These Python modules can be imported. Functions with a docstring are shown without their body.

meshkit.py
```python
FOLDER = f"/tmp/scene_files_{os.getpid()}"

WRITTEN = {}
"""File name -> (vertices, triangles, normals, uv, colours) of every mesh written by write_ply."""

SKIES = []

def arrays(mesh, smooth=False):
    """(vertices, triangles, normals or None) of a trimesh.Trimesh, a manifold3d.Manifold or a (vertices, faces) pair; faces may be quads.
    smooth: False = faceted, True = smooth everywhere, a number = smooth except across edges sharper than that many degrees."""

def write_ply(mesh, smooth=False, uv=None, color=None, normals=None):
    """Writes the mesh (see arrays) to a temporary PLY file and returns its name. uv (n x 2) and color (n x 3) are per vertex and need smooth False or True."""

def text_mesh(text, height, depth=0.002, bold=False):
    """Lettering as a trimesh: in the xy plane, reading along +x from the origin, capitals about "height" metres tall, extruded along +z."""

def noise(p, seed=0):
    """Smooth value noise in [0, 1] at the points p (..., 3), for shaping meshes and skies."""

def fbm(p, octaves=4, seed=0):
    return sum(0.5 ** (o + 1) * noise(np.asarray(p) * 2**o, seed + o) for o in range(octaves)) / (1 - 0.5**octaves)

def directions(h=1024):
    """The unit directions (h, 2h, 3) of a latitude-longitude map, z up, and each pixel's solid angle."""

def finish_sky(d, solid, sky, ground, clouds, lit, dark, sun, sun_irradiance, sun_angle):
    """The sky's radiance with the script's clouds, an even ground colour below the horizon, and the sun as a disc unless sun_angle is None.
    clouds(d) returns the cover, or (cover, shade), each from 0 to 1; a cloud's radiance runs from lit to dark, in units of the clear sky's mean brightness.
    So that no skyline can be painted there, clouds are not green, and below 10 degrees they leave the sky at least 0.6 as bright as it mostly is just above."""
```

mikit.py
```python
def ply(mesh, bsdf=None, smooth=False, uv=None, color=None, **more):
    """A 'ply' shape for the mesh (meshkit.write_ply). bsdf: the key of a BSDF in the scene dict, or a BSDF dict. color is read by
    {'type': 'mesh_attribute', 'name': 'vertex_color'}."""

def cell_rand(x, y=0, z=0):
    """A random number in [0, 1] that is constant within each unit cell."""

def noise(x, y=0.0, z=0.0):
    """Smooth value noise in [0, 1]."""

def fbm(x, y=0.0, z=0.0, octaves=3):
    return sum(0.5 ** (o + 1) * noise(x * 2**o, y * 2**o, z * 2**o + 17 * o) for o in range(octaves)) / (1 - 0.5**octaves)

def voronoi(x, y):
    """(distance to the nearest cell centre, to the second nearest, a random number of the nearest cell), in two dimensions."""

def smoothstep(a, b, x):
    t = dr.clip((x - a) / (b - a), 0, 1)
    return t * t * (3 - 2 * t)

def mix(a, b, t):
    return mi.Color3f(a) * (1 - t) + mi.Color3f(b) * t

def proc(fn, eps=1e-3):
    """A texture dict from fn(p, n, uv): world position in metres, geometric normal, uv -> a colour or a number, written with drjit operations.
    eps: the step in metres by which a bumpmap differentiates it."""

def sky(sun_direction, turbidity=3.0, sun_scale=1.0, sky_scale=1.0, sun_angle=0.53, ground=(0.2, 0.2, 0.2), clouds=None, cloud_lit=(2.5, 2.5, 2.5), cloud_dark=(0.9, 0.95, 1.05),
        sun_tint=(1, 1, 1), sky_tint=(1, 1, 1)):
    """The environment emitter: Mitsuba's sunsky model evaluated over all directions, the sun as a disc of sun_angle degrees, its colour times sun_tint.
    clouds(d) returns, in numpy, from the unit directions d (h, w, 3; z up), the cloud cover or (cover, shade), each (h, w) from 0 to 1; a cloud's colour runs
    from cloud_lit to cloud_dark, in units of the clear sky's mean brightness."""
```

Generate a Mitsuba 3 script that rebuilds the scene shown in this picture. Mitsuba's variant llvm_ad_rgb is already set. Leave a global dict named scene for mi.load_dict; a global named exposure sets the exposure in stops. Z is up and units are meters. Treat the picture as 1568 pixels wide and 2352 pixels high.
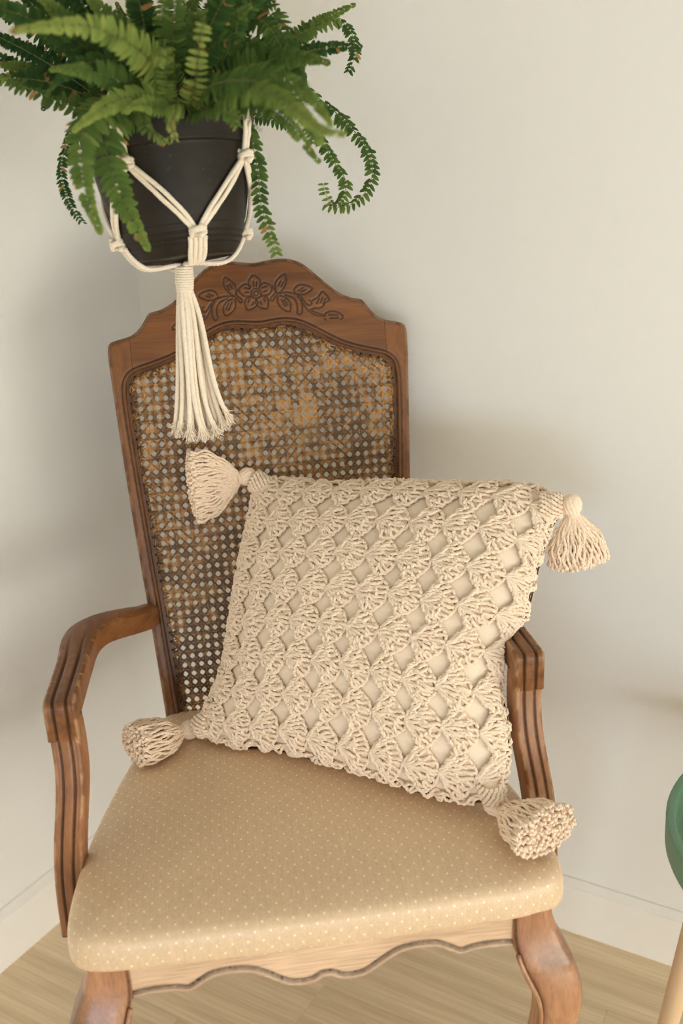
"""A cane-backed armchair with a crocheted throw pillow in the corner of a room, a potted fern hanging in a macrame hanger in front of it."""
import math, random
import numpy as np, trimesh, shapely, mitsuba as mi, drjit as dr
import shapely.geometry as sg, shapely.ops as so
from scipy.spatial import Delaunay, cKDTree
from scipy.interpolate import CubicSpline
import mikit, meshkit
T = mi.ScalarTransform4f
scene, labels = {}, {}
rng = np.random.default_rng(7)
V = lambda *a: np.array(a, float)

# ------------------------------------------------------------------ camera, light, exposure
exposure = -1.38
CAM, RIGHT, UP, FWD = V(0, 0, 1.28), V(.9987, -.0165, -.0474), V(.0501, .3277, .9434), V(0, .9446, -.3281)
scene['camera'] = {'type': 'thinlens', 'fov_axis': 'x', 'fov': 2 * math.degrees(math.atan(784 / 2287)), 'aperture_radius': 0.0055, 'focus_distance': 1.33,
                   'near_clip': 0.05, 'far_clip': 50.0, 'to_world': T().look_at(origin=CAM.tolist(), target=(CAM + FWD).tolist(), up=UP.tolist())}
ADDED_FRONT_LIGHT = (9.7,13.2,18.8)     # radiance of low glowing panes added out of view behind the camera
ADDED_SIDE_LIGHT = (16.2,16.5,15.0)       # radiance of the panes added at the side, a warmer fill
# the room's corner: ROOM(a, b, z), a along the right wall, b along the left wall, both from the corner
CORNER, WA, WB = V(-.3476, 1.8437, 0), V(.8540, -.5203, 0), V(-.5203, -.8540, 0)
A_LEN, B_LEN, CEIL = 3.4, 3.7, 2.5
ROOM = lambda p: CORNER + np.asarray(p, float)[..., :1] * WA + np.asarray(p, float)[..., 1:2] * WB + np.asarray(p, float)[..., 2:3] * V(0, 0, 1)

# ------------------------------------------------------------------ materials
fbm, noise, cell, sm, mix = mikit.fbm, mikit.noise, mikit.cell_rand, mikit.smoothstep, mikit.mix
YAW, REC, H0 = .1136, .23868, .9798
EX, FW = V(math.cos(YAW), math.sin(YAW), 0), V(math.sin(YAW), -math.cos(YAW), 0)
O0 = V(-.1074, 1.474, 0)
CH = lambda p: O0 + np.asarray(p, float)[..., :1] * EX - np.asarray(p, float)[..., 1:2] * FW + np.asarray(p, float)[..., 2:3] * V(0, 0, 1)   # chair to world
def local(p):
    x, y = p.x - O0[0], p.y - O0[1]
    return x * EX[0] + y * EX[1], -(x * FW[0] + y * FW[1]), p.z

def rgb(c): return {'type': 'rgb', 'value': list(map(float, c))}
def two(d): return {'type': 'twosided', 'bsdf': d}
def principled(color, rough=.5, **k): return two({'type': 'principled', 'base_color': color, 'roughness': rough, **k})

def wood(axis, light, dark, pale):
    def fn(p, n, uv):
        x, y, z = local(p)
        a, c, d = (x, z, y) if axis == 'h' else ((z, x, y) if axis == 'v' else (y, x, z))
        grain = fbm(a * 9, c * 85, d * 85, 3)
        fine = noise(a * 40, c * 620, d * 620)
        blotch = fbm(a * 7 + 31, c * 13, d * 13, 3)
        pore = sm(.66, .85, noise(a * 55 + 9, c * 900, d * 900))
        col = mix(light, dark, dr.clip(.15 + 1.15 * (grain - .5) + .9 * (blotch - .45), 0, 1))
        col = col * (.86 + .28 * fine) * (1 - .12 * pore)
        fleck = sm(.80, .86, noise(x * 210 + 5, y * 210, z * 210)) * .35
        worn_or_lit = dr.clip(uv.y * sm(.42, .62, fbm(x * 95, y * 95, z * 40 + 3, 3)) * 1.1, 0, 1)  # uv.y carries edge wear and the side light painted on boards
        col = mix(col, pale, worn_or_lit)
        return mix(col, mi.Color3f(.022, .0105, .0045), dr.clip(uv.x * (.80 + .3 * noise(x * 300, y * 300, z * 300)) + fleck * uv.x, 0, .93))
    return fn
W_LIGHT, W_DARK, W_PALE = (.208, .076, .0210), (.080, .0265, .0080), (.50, .30, .155)
for ax in 'hvd':
    scene['wood_' + ax] = principled(mikit.proc(wood(ax, W_LIGHT, W_DARK, W_PALE)), .40, specular=.4, clearcoat=.12, clearcoat_gloss=.7)
scene['wood_apron_lit'] = principled(mikit.proc(wood('h', (.62, .43, .285), (.46, .30, .185), (.72, .54, .38))), .42, specular=.4, clearcoat=.2)  # lighter copy of the chair wood: reflection off the floor put into the colour
scene['wood_post'] = principled(mikit.proc(wood('v', (.28, .115, .046), (.115, .041, .015), W_PALE)), .34, specular=.45, clearcoat=.3, clearcoat_gloss=.75)
scene['wood_leg_lit'] = principled(mikit.proc(wood('v', (.42, .205, .105), (.23, .092, .040), W_PALE)), .30, specular=.5, clearcoat=.4, clearcoat_gloss=.8)  # lighter copy of the chair wood, bright lighting painted into it

def wall_fn(p, n, uv):
    return mi.Color3f(.79, .775, .737) * (.985 + .03 * fbm(p.x * 2, p.y * 2, p.z * 2, 2))
scene['wall_paint'] = two({'type': 'bumpmap', 'arbitrary': mikit.proc(lambda p, n, uv: fbm(p.x * 160, p.y * 160, p.z * 160, 2)), 'scale': .0004, 'bsdf': {'type': 'diffuse', 'reflectance': mikit.proc(wall_fn)}})
scene['trim_paint'] = principled(rgb((.83, .80, .745)), .45)
scene['ceiling_paint'] = two({'type': 'diffuse', 'reflectance': rgb((.62, .62, .60))})
def room_ab(p):
    x, y = p.x - CORNER[0], p.y - CORNER[1]
    return x * WA[0] + y * WA[1], x * WB[0] + y * WB[1]
def plank_fn(p, n, uv):
    a, b = room_ab(p)
    k = dr.floor(uv.x + .5)
    r = cell(k, 3)
    warp = .012 * (fbm(a * 3.1 + k * 7, b * 9, 0, 2) - .5)
    g = fbm(a * 1.7 + k * 13.7, (b + warp) * 30 + k * 5, 0, 4)
    fine = noise(a * 16 + k * 3, b * 420)
    ring = dr.sin((b + warp * 2.2) * 150 + 9 * fbm(a * 1.3 + k, b * 6, 0, 2)) * .5 + .5
    col = mix((.80, .64, .435), (.53, .38, .22), dr.clip(.80 * g + .34 * ring - .22 + .40 * (r - .5), 0, 1))
    return col * (.9 + .2 * fine)
scene['floor_oak'] = principled(mikit.proc(plank_fn), .42, specular=.35)
scene['subfloor'] = two({'type': 'diffuse', 'reflectance': rgb((.10, .07, .04))})

def cane_fn(p, n, uv):
    x, y, z = local(p)
    big = .38 * fbm(x * 16 + 4, z * 16, 2.0, 3) + .62 * fbm(x * 85, z * 85, 5.0, 3)
    strand = cell(uv.x * 1.0, uv.y * 1.0)
    t = dr.clip(sm(.32, .78, big + .10 * sm(-.05, .15, x) * sm(.85, 1.0, z) - .03 + .30 * (strand - .5) + .22 * (noise(x * 420, z * 420) - .5)), 0, 1)
    col = mix((.120, .058, .022), (.38, .195, .068), t)
    return col * (.65 + .6 * strand)
scene['cane'] = principled(mikit.proc(cane_fn), .45, specular=.3)

def fabric_fn(p, n, uv):      # uv in metres over the unfolded cover: tan weave, cream dots in a diamond net joined by faint lines
    u, v = uv.x, uv.y
    dx, dy = .0172, .0208
    a, b = u / dx + v / dy, u / dx - v / dy
    fa, fb = a - dr.floor(a + .5), b - dr.floor(b + .5)
    du, dv = (fa + fb) * .5 * dx, (fa - fb) * .5 * dy
    dot = 1 - sm(.00080, .00145, dr.sqrt(du * du + dv * dv * .8))
    line = dr.maximum(1 - sm(.0, .034, dr.abs(fa)), 1 - sm(.0, .034, dr.abs(fb)))
    thread = noise(u * 1500, v * 60) * .5 + noise(u * 300, v * 1100) * .5
    col = mi.Color3f(.62, .447, .285) * (.87 + .24 * thread)
    col = mix(col, mi.Color3f(.69, .565, .38), line * .42)
    return mix(col, mi.Color3f(.90, .80, .60), dot * .85)
scene['seat_fabric'] = principled(mikit.proc(fabric_fn), .42, sheen=1.0, specular=.6)
def yarn_fn(base, amp):
    def fn(p, n, uv):
        return mi.Color3f(base) * (1 - amp + 2 * amp * noise(p.x * 420, p.y * 420, p.z * 420))
    return fn
scene['crochet_yarn'] = principled(mikit.proc(yarn_fn((.815, .672, .520), .06)), .9, specular=.1, sheen=.4)
scene['tassel_yarn'] = principled(mikit.proc(yarn_fn((.82, .66, .505), .08)), .9, specular=.1, sheen=.4)
scene['pillow_lining'] = principled(mikit.proc(yarn_fn((.84, .71, .56), .03)), .75, specular=.15)
scene['cotton_cord'] = principled(mikit.proc(yarn_fn((.80, .70, .565), .07)), .9, specular=.1, sheen=.3)
scene['pot_plastic'] = principled(mikit.proc(lambda p, n, uv: mi.Color3f(.019, .0140, .0085) * (.8 + .5 * noise(p.x * 60, p.y * 60, p.z * 60)) + mi.Color3f(.25) * sm(.93, .97, noise(p.x * 420, p.y * 420, p.z * 420)) * .25), .48, specular=.22)
scene['potting_soil'] = two({'type': 'diffuse', 'reflectance': rgb((.045, .03, .02))})
scene['leaf'] = {'type': 'principledthin', 'base_color': {'type': 'mesh_attribute', 'name': 'vertex_color'}, 'roughness': .5, 'diff_trans': .7, 'spec_trans': 0.0, 'eta': 1.35}
scene['rachis'] = principled(rgb((.12, .13, .035)), .5)
scene['green_lacquer'] = principled(mikit.proc(lambda p, n, uv: mi.Color3f(.15, .275, .18) * (.92 + .16 * noise(p.x * 900, p.y * 900, p.z * 900))), .5, specular=.4)
scene['beech'] = principled(mikit.proc(lambda p, n, uv: mix((.74, .53, .33), (.60, .39, .215), fbm(p.x * 60, p.y * 60, p.z * 5, 3))), .45)
scene['pane_glow'] = two({'type': 'diffuse', 'reflectance': rgb((.8, .8, .8))})  # surface of the added panes that emit light
scene['dark_metal'] = principled(rgb((.05, .05, .05)), .4)

# ------------------------------------------------------------------ helpers
def put(key, mesh, bsdf, smooth=False, uv=None, color=None, **more):
    if uv is not None: uv = np.round(uv, 4)            # no denormal differences: they upset the shading frames
    scene[key] = mikit.ply(mesh, bsdf, smooth=smooth, uv=uv, color=color, **more)
    return key
def label(key, text=None, cat=None, group=None, kind=None):
    labels[key] = {k: v for k, v in (('label', text), ('category', cat), ('group', group), ('kind', kind)) if v}
    return key
def numbered(stem):
    if stem not in scene: return stem
    k = 1
    while f'{stem}_{k:03d}' in scene: k += 1
    return f'{stem}_{k:03d}'
def join(parts):
    vs, fs, at = [], [], 0
    for v, f in parts:
        vs.append(np.asarray(v, float)); fs.append(np.asarray(f, int) + at); at += len(v)
    return np.vstack(vs), np.vstack(fs)
def tri(q): return np.vstack([q[:, [0, 1, 2]], q[:, [0, 2, 3]]])
def spline(pts, n, closed=False):
    pts = np.asarray(pts, float)
    if closed: pts = np.vstack([pts, pts[:1]])
    d = np.r_[0, np.cumsum(np.linalg.norm(np.diff(pts, axis=0), axis=1) + 1e-9)]
    if len(pts) == 2: return pts[0] + np.linspace(0, 1, n)[:, None] * (pts[1] - pts[0])
    cs = CubicSpline(d, pts, bc_type='periodic' if closed else 'not-a-knot' if len(pts) > 3 else 'natural')
    return cs(np.linspace(0, d[-1], n))
def frames(p):
    """Tangents and a twist-free normal and binormal along a polyline."""
    t = np.gradient(p, axis=0); t /= np.linalg.norm(t, axis=1, keepdims=True) + 1e-12
    n = np.zeros_like(t)
    a = np.cross(t[0], V(0, 0, 1) if abs(t[0][2]) < .9 else V(1, 0, 0)); n[0] = a / np.linalg.norm(a)
    for i in range(1, len(t)):
        a = n[i - 1] - (n[i - 1] @ t[i]) * t[i]; n[i] = a / (np.linalg.norm(a) + 1e-12)
    return t, n, np.cross(t, n)
def tube(p, r, sides=6, ply=0, pitch=.01, depth=.25, phase=0., flat=1., cap=True, nb=None):
    """A round tube along p; ply > 0 twists that many strands into its surface, one turn every `pitch` metres."""
    p = np.asarray(p, float); m = len(p)
    t, n, b = frames(p)
    if nb is not None:
        n = nb - (nb * t).sum(1, keepdims=True) * t; n /= np.linalg.norm(n, axis=1, keepdims=True) + 1e-12; b = np.cross(t, n)
    th = np.arange(sides) * 2 * np.pi / sides
    s = np.r_[0, np.cumsum(np.linalg.norm(np.diff(p, axis=0), axis=1))]
    rr = np.broadcast_to(np.asarray(r, float), (m,))[:, None] * np.ones(sides)
    if ply: rr = rr * (1 + depth * np.cos(ply * (th[None] - 2 * np.pi * s[:, None] / pitch / 1.0) + phase))
    v = p[:, None] + rr[..., None] * (np.cos(th)[None, :, None] * n[:, None] * flat + np.sin(th)[None, :, None] * b[:, None])
    i, j = np.meshgrid(np.arange(m - 1), np.arange(sides), indexing='ij')
    q = np.stack([i * sides + j, i * sides + (j + 1) % sides, (i + 1) * sides + (j + 1) % sides, (i + 1) * sides + j], -1).reshape(-1, 4)
    f = tri(q); v = v.reshape(-1, 3)
    if cap:
        k = len(v); v = np.vstack([v, p[:1] - t[:1] * rr[0, 0] * .3, p[-1:] + t[-1:] * rr[-1, 0] * .3]); J = np.arange(sides)
        f = np.vstack([f, np.stack([np.full(sides, k), (J + 1) % sides, J], 1), np.stack([np.full(sides, k + 1), (m - 1) * sides + J, (m - 1) * sides + (J + 1) % sides], 1)])
    return v, f
def loft(rings, cap=True):
    """Closed rings with the same number of points, joined; (k, m, 3)."""
    rings = np.asarray(rings, float); k, m = rings.shape[:2]
    i, j = np.meshgrid(np.arange(k - 1), np.arange(m), indexing='ij')
    f = tri(np.stack([i * m + j, i * m + (j + 1) % m, (i + 1) * m + (j + 1) % m, (i + 1) * m + j], -1).reshape(-1, 4))
    v = rings.reshape(-1, 3)
    if cap:
        J = np.arange(m); n = len(v)
        v = np.vstack([v, rings[0].mean(0), rings[-1].mean(0)])
        f = np.vstack([f, np.stack([np.full(m, n), (J + 1) % m, J], 1), np.stack([np.full(m, n + 1), (k - 1) * m + J, (k - 1) * m + (J + 1) % m], 1)])
    return v, f
def grid_faces(a, b):
    i, j = np.meshgrid(np.arange(a - 1), np.arange(b - 1), indexing='ij')
    return tri(np.stack([i * b + j, i * b + j + 1, (i + 1) * b + j + 1, (i + 1) * b + j], -1).reshape(-1, 4))
def chamfer_box(x0, x1, y0, y1, z0, z1, c):
    """A box whose top edges are chamfered, as (vertices, triangles)."""
    ring = lambda e, z: [[x0 + e, y0 + e, z], [x1 - e, y0 + e, z], [x1 - e, y1 - e, z], [x0 + e, y1 - e, z]]
    return loft([ring(0, z0), ring(0, z1 - c), ring(c, z1)])
def box(x0, x1, y0, y1, z0, z1): return loft([[[x0, y0, z], [x1, y0, z], [x1, y1, z], [x0, y1, z]] for z in (z0, z1)])
def chaikin(p, n=2, closed=True):
    p = np.asarray(p, float)
    for _ in range(n):
        q = np.roll(p, -1, 0) if closed else p[1:]
        a = p if closed else p[:-1]
        m = np.stack([.75 * a + .25 * q, .25 * a + .75 * q], 1).reshape(-1, 2)
        p = m if closed else np.vstack([p[:1], m, p[-1:]])
    return p
def resample(line, step):
    L = line.length; n = max(4, int(round(L / step)))
    return np.array([line.interpolate(L * k / n).coords[0] for k in range(n)])
def slab(poly, height, step, thick, rings=(.0008, .0018, .003, .0045, .006), place=None):
    """A board cut to poly (2D) whose front is raised by height(points) -> (h, glaze, wear); the outline goes straight down to -thick. Returns (v, f, uv)."""
    B = resample(sg.LineString(list(poly.exterior.coords)), step)
    pts = [B]
    for d in rings:
        g = poly.buffer(-d)
        for q in getattr(g, 'geoms', [g]):
            if not q.is_empty: pts.append(resample(sg.LineString(list(q.exterior.coords)), step))
    inner = poly.buffer(-rings[-1] - step * .6)
    x0, y0, x1, y1 = poly.bounds
    gx, gy = np.meshgrid(np.arange(x0, x1, step), np.arange(y0, y1, step)); G = np.stack([gx.ravel(), gy.ravel()], 1)
    if not inner.is_empty:
        shapely.prepare(inner); pts.append(G[shapely.contains_xy(inner, G[:, 0], G[:, 1])])
    P = np.vstack(pts); nb = len(B)
    f = Delaunay(P + rng.normal(0, 1e-6, P.shape)).simplices
    c = P[f].mean(1); big = poly.buffer(1e-6); shapely.prepare(big)
    f = f[shapely.contains_xy(big, c[:, 0], c[:, 1])]
    cr = np.cross(np.c_[P[f[:, 1]] - P[f[:, 0]], np.zeros(len(f))], np.c_[P[f[:, 2]] - P[f[:, 0]], np.zeros(len(f))])[:, 2]
    f = f[np.abs(cr) > 1e-10]; cr = cr[np.abs(cr) > 1e-10] if len(cr) != len(f) else cr
    cr = np.cross(np.c_[P[f[:, 1]] - P[f[:, 0]], np.zeros(len(f))], np.c_[P[f[:, 2]] - P[f[:, 0]], np.zeros(len(f))])[:, 2]
    f[cr < 0] = f[cr < 0][:, ::-1]
    h, glaze, wear = height(P)
    n = len(P); J = np.arange(nb)
    back = sg.Polygon(B)
    v = np.vstack([np.c_[P, h], np.c_[B, h[:nb] - .0003], np.c_[B, np.full(nb, -thick)]])
    side = tri(np.stack([n + J, n + (J + 1) % nb, n + nb + (J + 1) % nb, n + nb + J], 1))
    if not sg.LinearRing(B).is_ccw: side = side[:, ::-1]
    try:
        bv, bf = trimesh.creation.triangulate_polygon(back, engine='earcut')
        bv = np.c_[bv, np.full(len(bv), -thick)]
        f = np.vstack([f, side[:, ::-1], bf[:, ::-1] + len(v)]); v = np.vstack([v, bv])
    except Exception:
        f = np.vstack([f, side[:, ::-1]])
    uv = np.zeros((len(v), 2)); uv[:n, 0] = glaze; uv[:n, 1] = wear
    uv[n:n + 2 * nb, 1] = .9  # sides painted paler for light from the left, via the wear channel
    return v, f, uv
def edge_sharp(v, f, uv, angle=40):
    """Splits vertices over edges sharper than angle so that smooth shading keeps them: (vertices, faces, uv)."""
    tm = trimesh.graph.smooth_shade(trimesh.Trimesh(v, f, process=False), angle=math.radians(angle), facet_minarea=None)
    w = np.array(tm.vertices)
    return w, np.array(tm.faces), uv[cKDTree(v).query(w)[1]]
def proj_uv(v, g=0., w=0.): return np.c_[np.full(len(v), g), np.full(len(v), w)]

# ------------------------------------------------------------------ the room
def wall_box(name, a0, a1, b0, b1, z0=0., z1=CEIL, holes=None):
    v, f = box(a0, a1, b0, b1, z0, z1)
    put(name, (ROOM(v), f), 'wall_paint'); label(name, kind='structure')
wall_box('wall_right', -.1, A_LEN + .1, -.1, 0)
wall_box('wall_left', -.1, 0, 0, B_LEN)
def wall_with_opening(name, axis, at, lo, hi, o0, o1, z0, z1):
    parts = []
    for (p0, p1, q0, q1) in ((lo, o0, 0, CEIL), (o1, hi, 0, CEIL), (o0, o1, 0, z0), (o0, o1, z1, CEIL)):
        if q1 - q0 > .001 and p1 - p0 > .001:
            parts.append(box(p0, p1, at, at + .1, q0, q1) if axis == 'a' else box(at, at + .1, p0, p1, q0, q1))
    v, f = join(parts); put(name, (ROOM(v), f), 'wall_paint'); label(name, kind='structure')
def window(n, axis, at, o0, o1, z0, z1, panes, power):  # unseen light source, made low and wide to brighten the corner
    """An added opening out of view: frame, mullions and panes that glow to light the room."""
    fr, t = .05, .06
    mk = (lambda p0, p1, q0, q1, d0, d1: box(p0, p1, at + d0, at + d1, q0, q1)) if axis == 'a' else (lambda p0, p1, q0, q1, d0, d1: box(at + d0, at + d1, p0, p1, q0, q1))
    bars = [mk(o0, o1, z0, z0 + fr, .01, t), mk(o0, o1, z1 - fr, z1, .01, t), mk(o0, o0 + fr, z0, z1, .01, t), mk(o1 - fr, o1, z0, z1, .01, t)]
    w = (o1 - o0) / panes
    for k in range(1, panes): bars.append(mk(o0 + k * w - fr / 2, o0 + k * w + fr / 2, z0, z1, .01, t))
    v, f = join(bars); key = f'window_{n}'
    put(key + '__frame', (ROOM(v), f), 'trim_paint'); label(key, kind='structure')
    for k in range(panes):
        p0, p1 = o0 + k * w + fr * .5, o0 + (k + 1) * w - fr * .5
        c = [[p0, at + .04, z0 + fr], [p1, at + .04, z0 + fr], [p1, at + .04, z1 - fr], [p0, at + .04, z1 - fr]]
        if axis == 'b': c = [[q[1], q[0], q[2]] for q in c]
        c = ROOM(V(*np.ravel(c)).reshape(4, 3))
        inward = -WB if axis == 'a' else -WA
        f = np.array([[0, 1, 2], [0, 2, 3]])
        if np.cross(c[1] - c[0], c[2] - c[0]) @ inward < 0: f = f[:, ::-1]
        put(numbered(key + '__pane'), (c, f), 'pane_glow', emitter={'type': 'area', 'radiance': rgb(power)})
wall_with_opening('wall_front', 'a', B_LEN, -.1, A_LEN + .1, 1.5, 3.35, .02, .85)
window(1, 'a', B_LEN, 1.5, 3.35, .02, .85, 3, ADDED_FRONT_LIGHT)
wall_with_opening('wall_far', 'b', A_LEN, 0, B_LEN, .1, 3.2, .02, .95)
window(2, 'b', A_LEN, .1, 3.2, .02, .95, 2, ADDED_SIDE_LIGHT)
v, f = box(-.1, A_LEN + .1, -.1, B_LEN + .1, CEIL, CEIL + .1); put('ceiling', (ROOM(v), f), 'ceiling_paint'); label('ceiling', kind='structure')
v, f = box(-.1, A_LEN + .1, -.1, B_LEN + .1, -.1, -.009); put('floor', (ROOM(v), f), 'subfloor'); label('floor', kind='structure')
# oak planks, laid along the right wall
PW, k = .166, 0
row = 0; b = .150 - PW
while b < B_LEN:
    off = {0: .3, 1: .945, 2: .52}.get(row, rng.uniform(.1, 1.2)); a = off - 1.25
    while a < A_LEN:
        a0, a1, b0, b1 = max(a, 0), min(a + 1.25, A_LEN), max(b, 0), min(b + PW, B_LEN)
        if a1 - a0 > .02 and b1 - b0 > .005:
            g = .00015
            v, f = chamfer_box(a0 + g, a1 - g, b0 + g, b1 - g, -.009, 0, .0004)
            put(numbered('floor__plank'), (ROOM(v), f), 'floor_oak', uv=np.c_[np.full(len(v), k), np.zeros(len(v))])
            k += 1
        a += 1.25
    b += PW; row += 1
# baseboards with a bevelled top
def baseboard(name, p0, p1, inward):
    t, h = .014, .1054
    prof = [(0, 0), (t, 0), (t, h - .013), (t - .002, h - .011), (.004, h - .0005), (0, h)]
    r = [[p0 + inward * x + V(0, 0, z) for x, z in prof], [p1 + inward * x + V(0, 0, z) for x, z in prof]]
    put(name, loft(r), 'trim_paint'); label(name, kind='structure')
baseboard('baseboard_right', CORNER + WB * 0, CORNER + WA * A_LEN, WB)
baseboard('baseboard_left', CORNER + WA * 0 + WB * .014, CORNER + WB * B_LEN, WA)

# ------------------------------------------------------------------ the armchair
label('armchair', 'dark-stained wooden armchair with a carved crest, cane back and tan dotted seat', 'chair')
SR, CR = math.sin(REC), math.cos(REC)
def BK(u, v, t=0.):
    """A point of the leaning back: u across, v up from the cane's first full row, t forward of the frame's face; in world space."""
    u, v, t = np.broadcast_arrays(np.asarray(u, float), np.asarray(v, float), np.asarray(t, float))
    return CH(np.stack([u, v * SR - t * CR, H0 + v * CR + t * SR], -1))
half_out = [(0, .1757), (.0150, .1783), (.0288, .1802), (.045, .1807), (.060, .1778), (.0766, .1697), (.0978, .1486), (.1223, .1262), (.140, .1170), (.1560, .1138), (.1600, .1125), (.1697, .0975), (.181, .0853),
            (.1935, .0795), (.212, .0760), (.2205, .0726), (.2238, .0640), (.2236, .035), (.2132, -.1634), (.1985, -.36), (.1902, -.49), (.1885, -.54)]
half_in = [(0, .0830), (.020, .0860), (.0385, .0875), (.055, .0850), (.072, .0778), (.0985, .0615), (.125, .0465), (.160, .0355), (.186, .0292), (.197, .0215), (.2025, .008), (.2022, -.0294), (.1930, -.17), (.1785, -.362), (.1693, -.492), (.1685, -.505)]
mirror = lambda h: np.array([(-u, v) for u, v in h[::-1] if u > 0] + list(h))
OUT = sg.Polygon(chaikin(mirror(half_out), 3)).buffer(0)
OUT = OUT.union(sg.box(-.1886, -.54, .1886, -.50))
INN = sg.Polygon(chaikin(mirror(half_in), 3)).buffer(0)
FRAME = OUT.difference(INN)
out_line, in_line = OUT.exterior, INN.exterior
CARVE=[[-83,1389,-109,1463,-78,1543,-24,1596,46,1551,83,1500,69,1428,40,1381],[67,1412,96,1459,155,1467,241,1417,245,1360,189,1290,106,1279,67,1306],[56,1274,138,1266,180,1218,168,1129,146,1073,26,1113,-19,1173,-5,1238],[-24,1499,-23,1417],[24,1488,18,1415],[91,1394,158,1411],[111,1336,161,1346],[111,1238,124,1197],[49,1193,70,1151],[307,1308,289,1390,289,1447,341,1517,446,1592,466,1526,458,1429,393,1343,323,1298],[379,1474,340,1411],[419,1463,388,1392],[250,1417,286,1358,290,1300,219,1248,207,1208,239,1189,259,1229,304,1275],[314,1291,406,1309,554,1292,635,1254,696,1185,739,1109,788,1089,825,1128,786,1171],[563,1300,577,1364,647,1409,762,1393,858,1339,787,1286,693,1251,603,1273,563,1300],[632,1320,709,1356],[672,1301,741,1329],[319,1258,304,1177,354,1076,481,1002,505,1099,494,1165,433,1234,353,1264],[373,1205,423,1104],[414,1203,457,1118],[420,1268,549,1227,593,1159,602,1060,588,987,627,960,654,983,678,1071,661,1171,617,1239],[664,1203,704,1086,780,991,876,936,1001,919],[783,1032,879,968,985,937],[992,920,1013,968,1098,987,1214,963,1284,893,1204,832,1101,806,1019,836,990,887],[1060,932,1194,923],[1073,882,1208,881],[827,1160,923,1204,970,1274,996,1289,1035,1246,1065,1211,1093,1135,1035,1139,987,1068,926,1039,869,1051,800,1031],[938,1186,890,1115],[989,1199,949,1120],[1030,1180,990,1101]]  # right half of the carved spray, tenths of a millimetre on the crest
grooves = []
for c in CARVE:
    c = np.array(c, float).reshape(-1, 2) * 1e-4
    c = chaikin(c, 1, False) if len(c) > 2 else c
    grooves.append(sg.LineString(c))
    if c[:, 0].min() > .020: grooves.append(sg.LineString(c * [-1, 1]))       # the spray is mirrored, the flower in the middle is not
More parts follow.
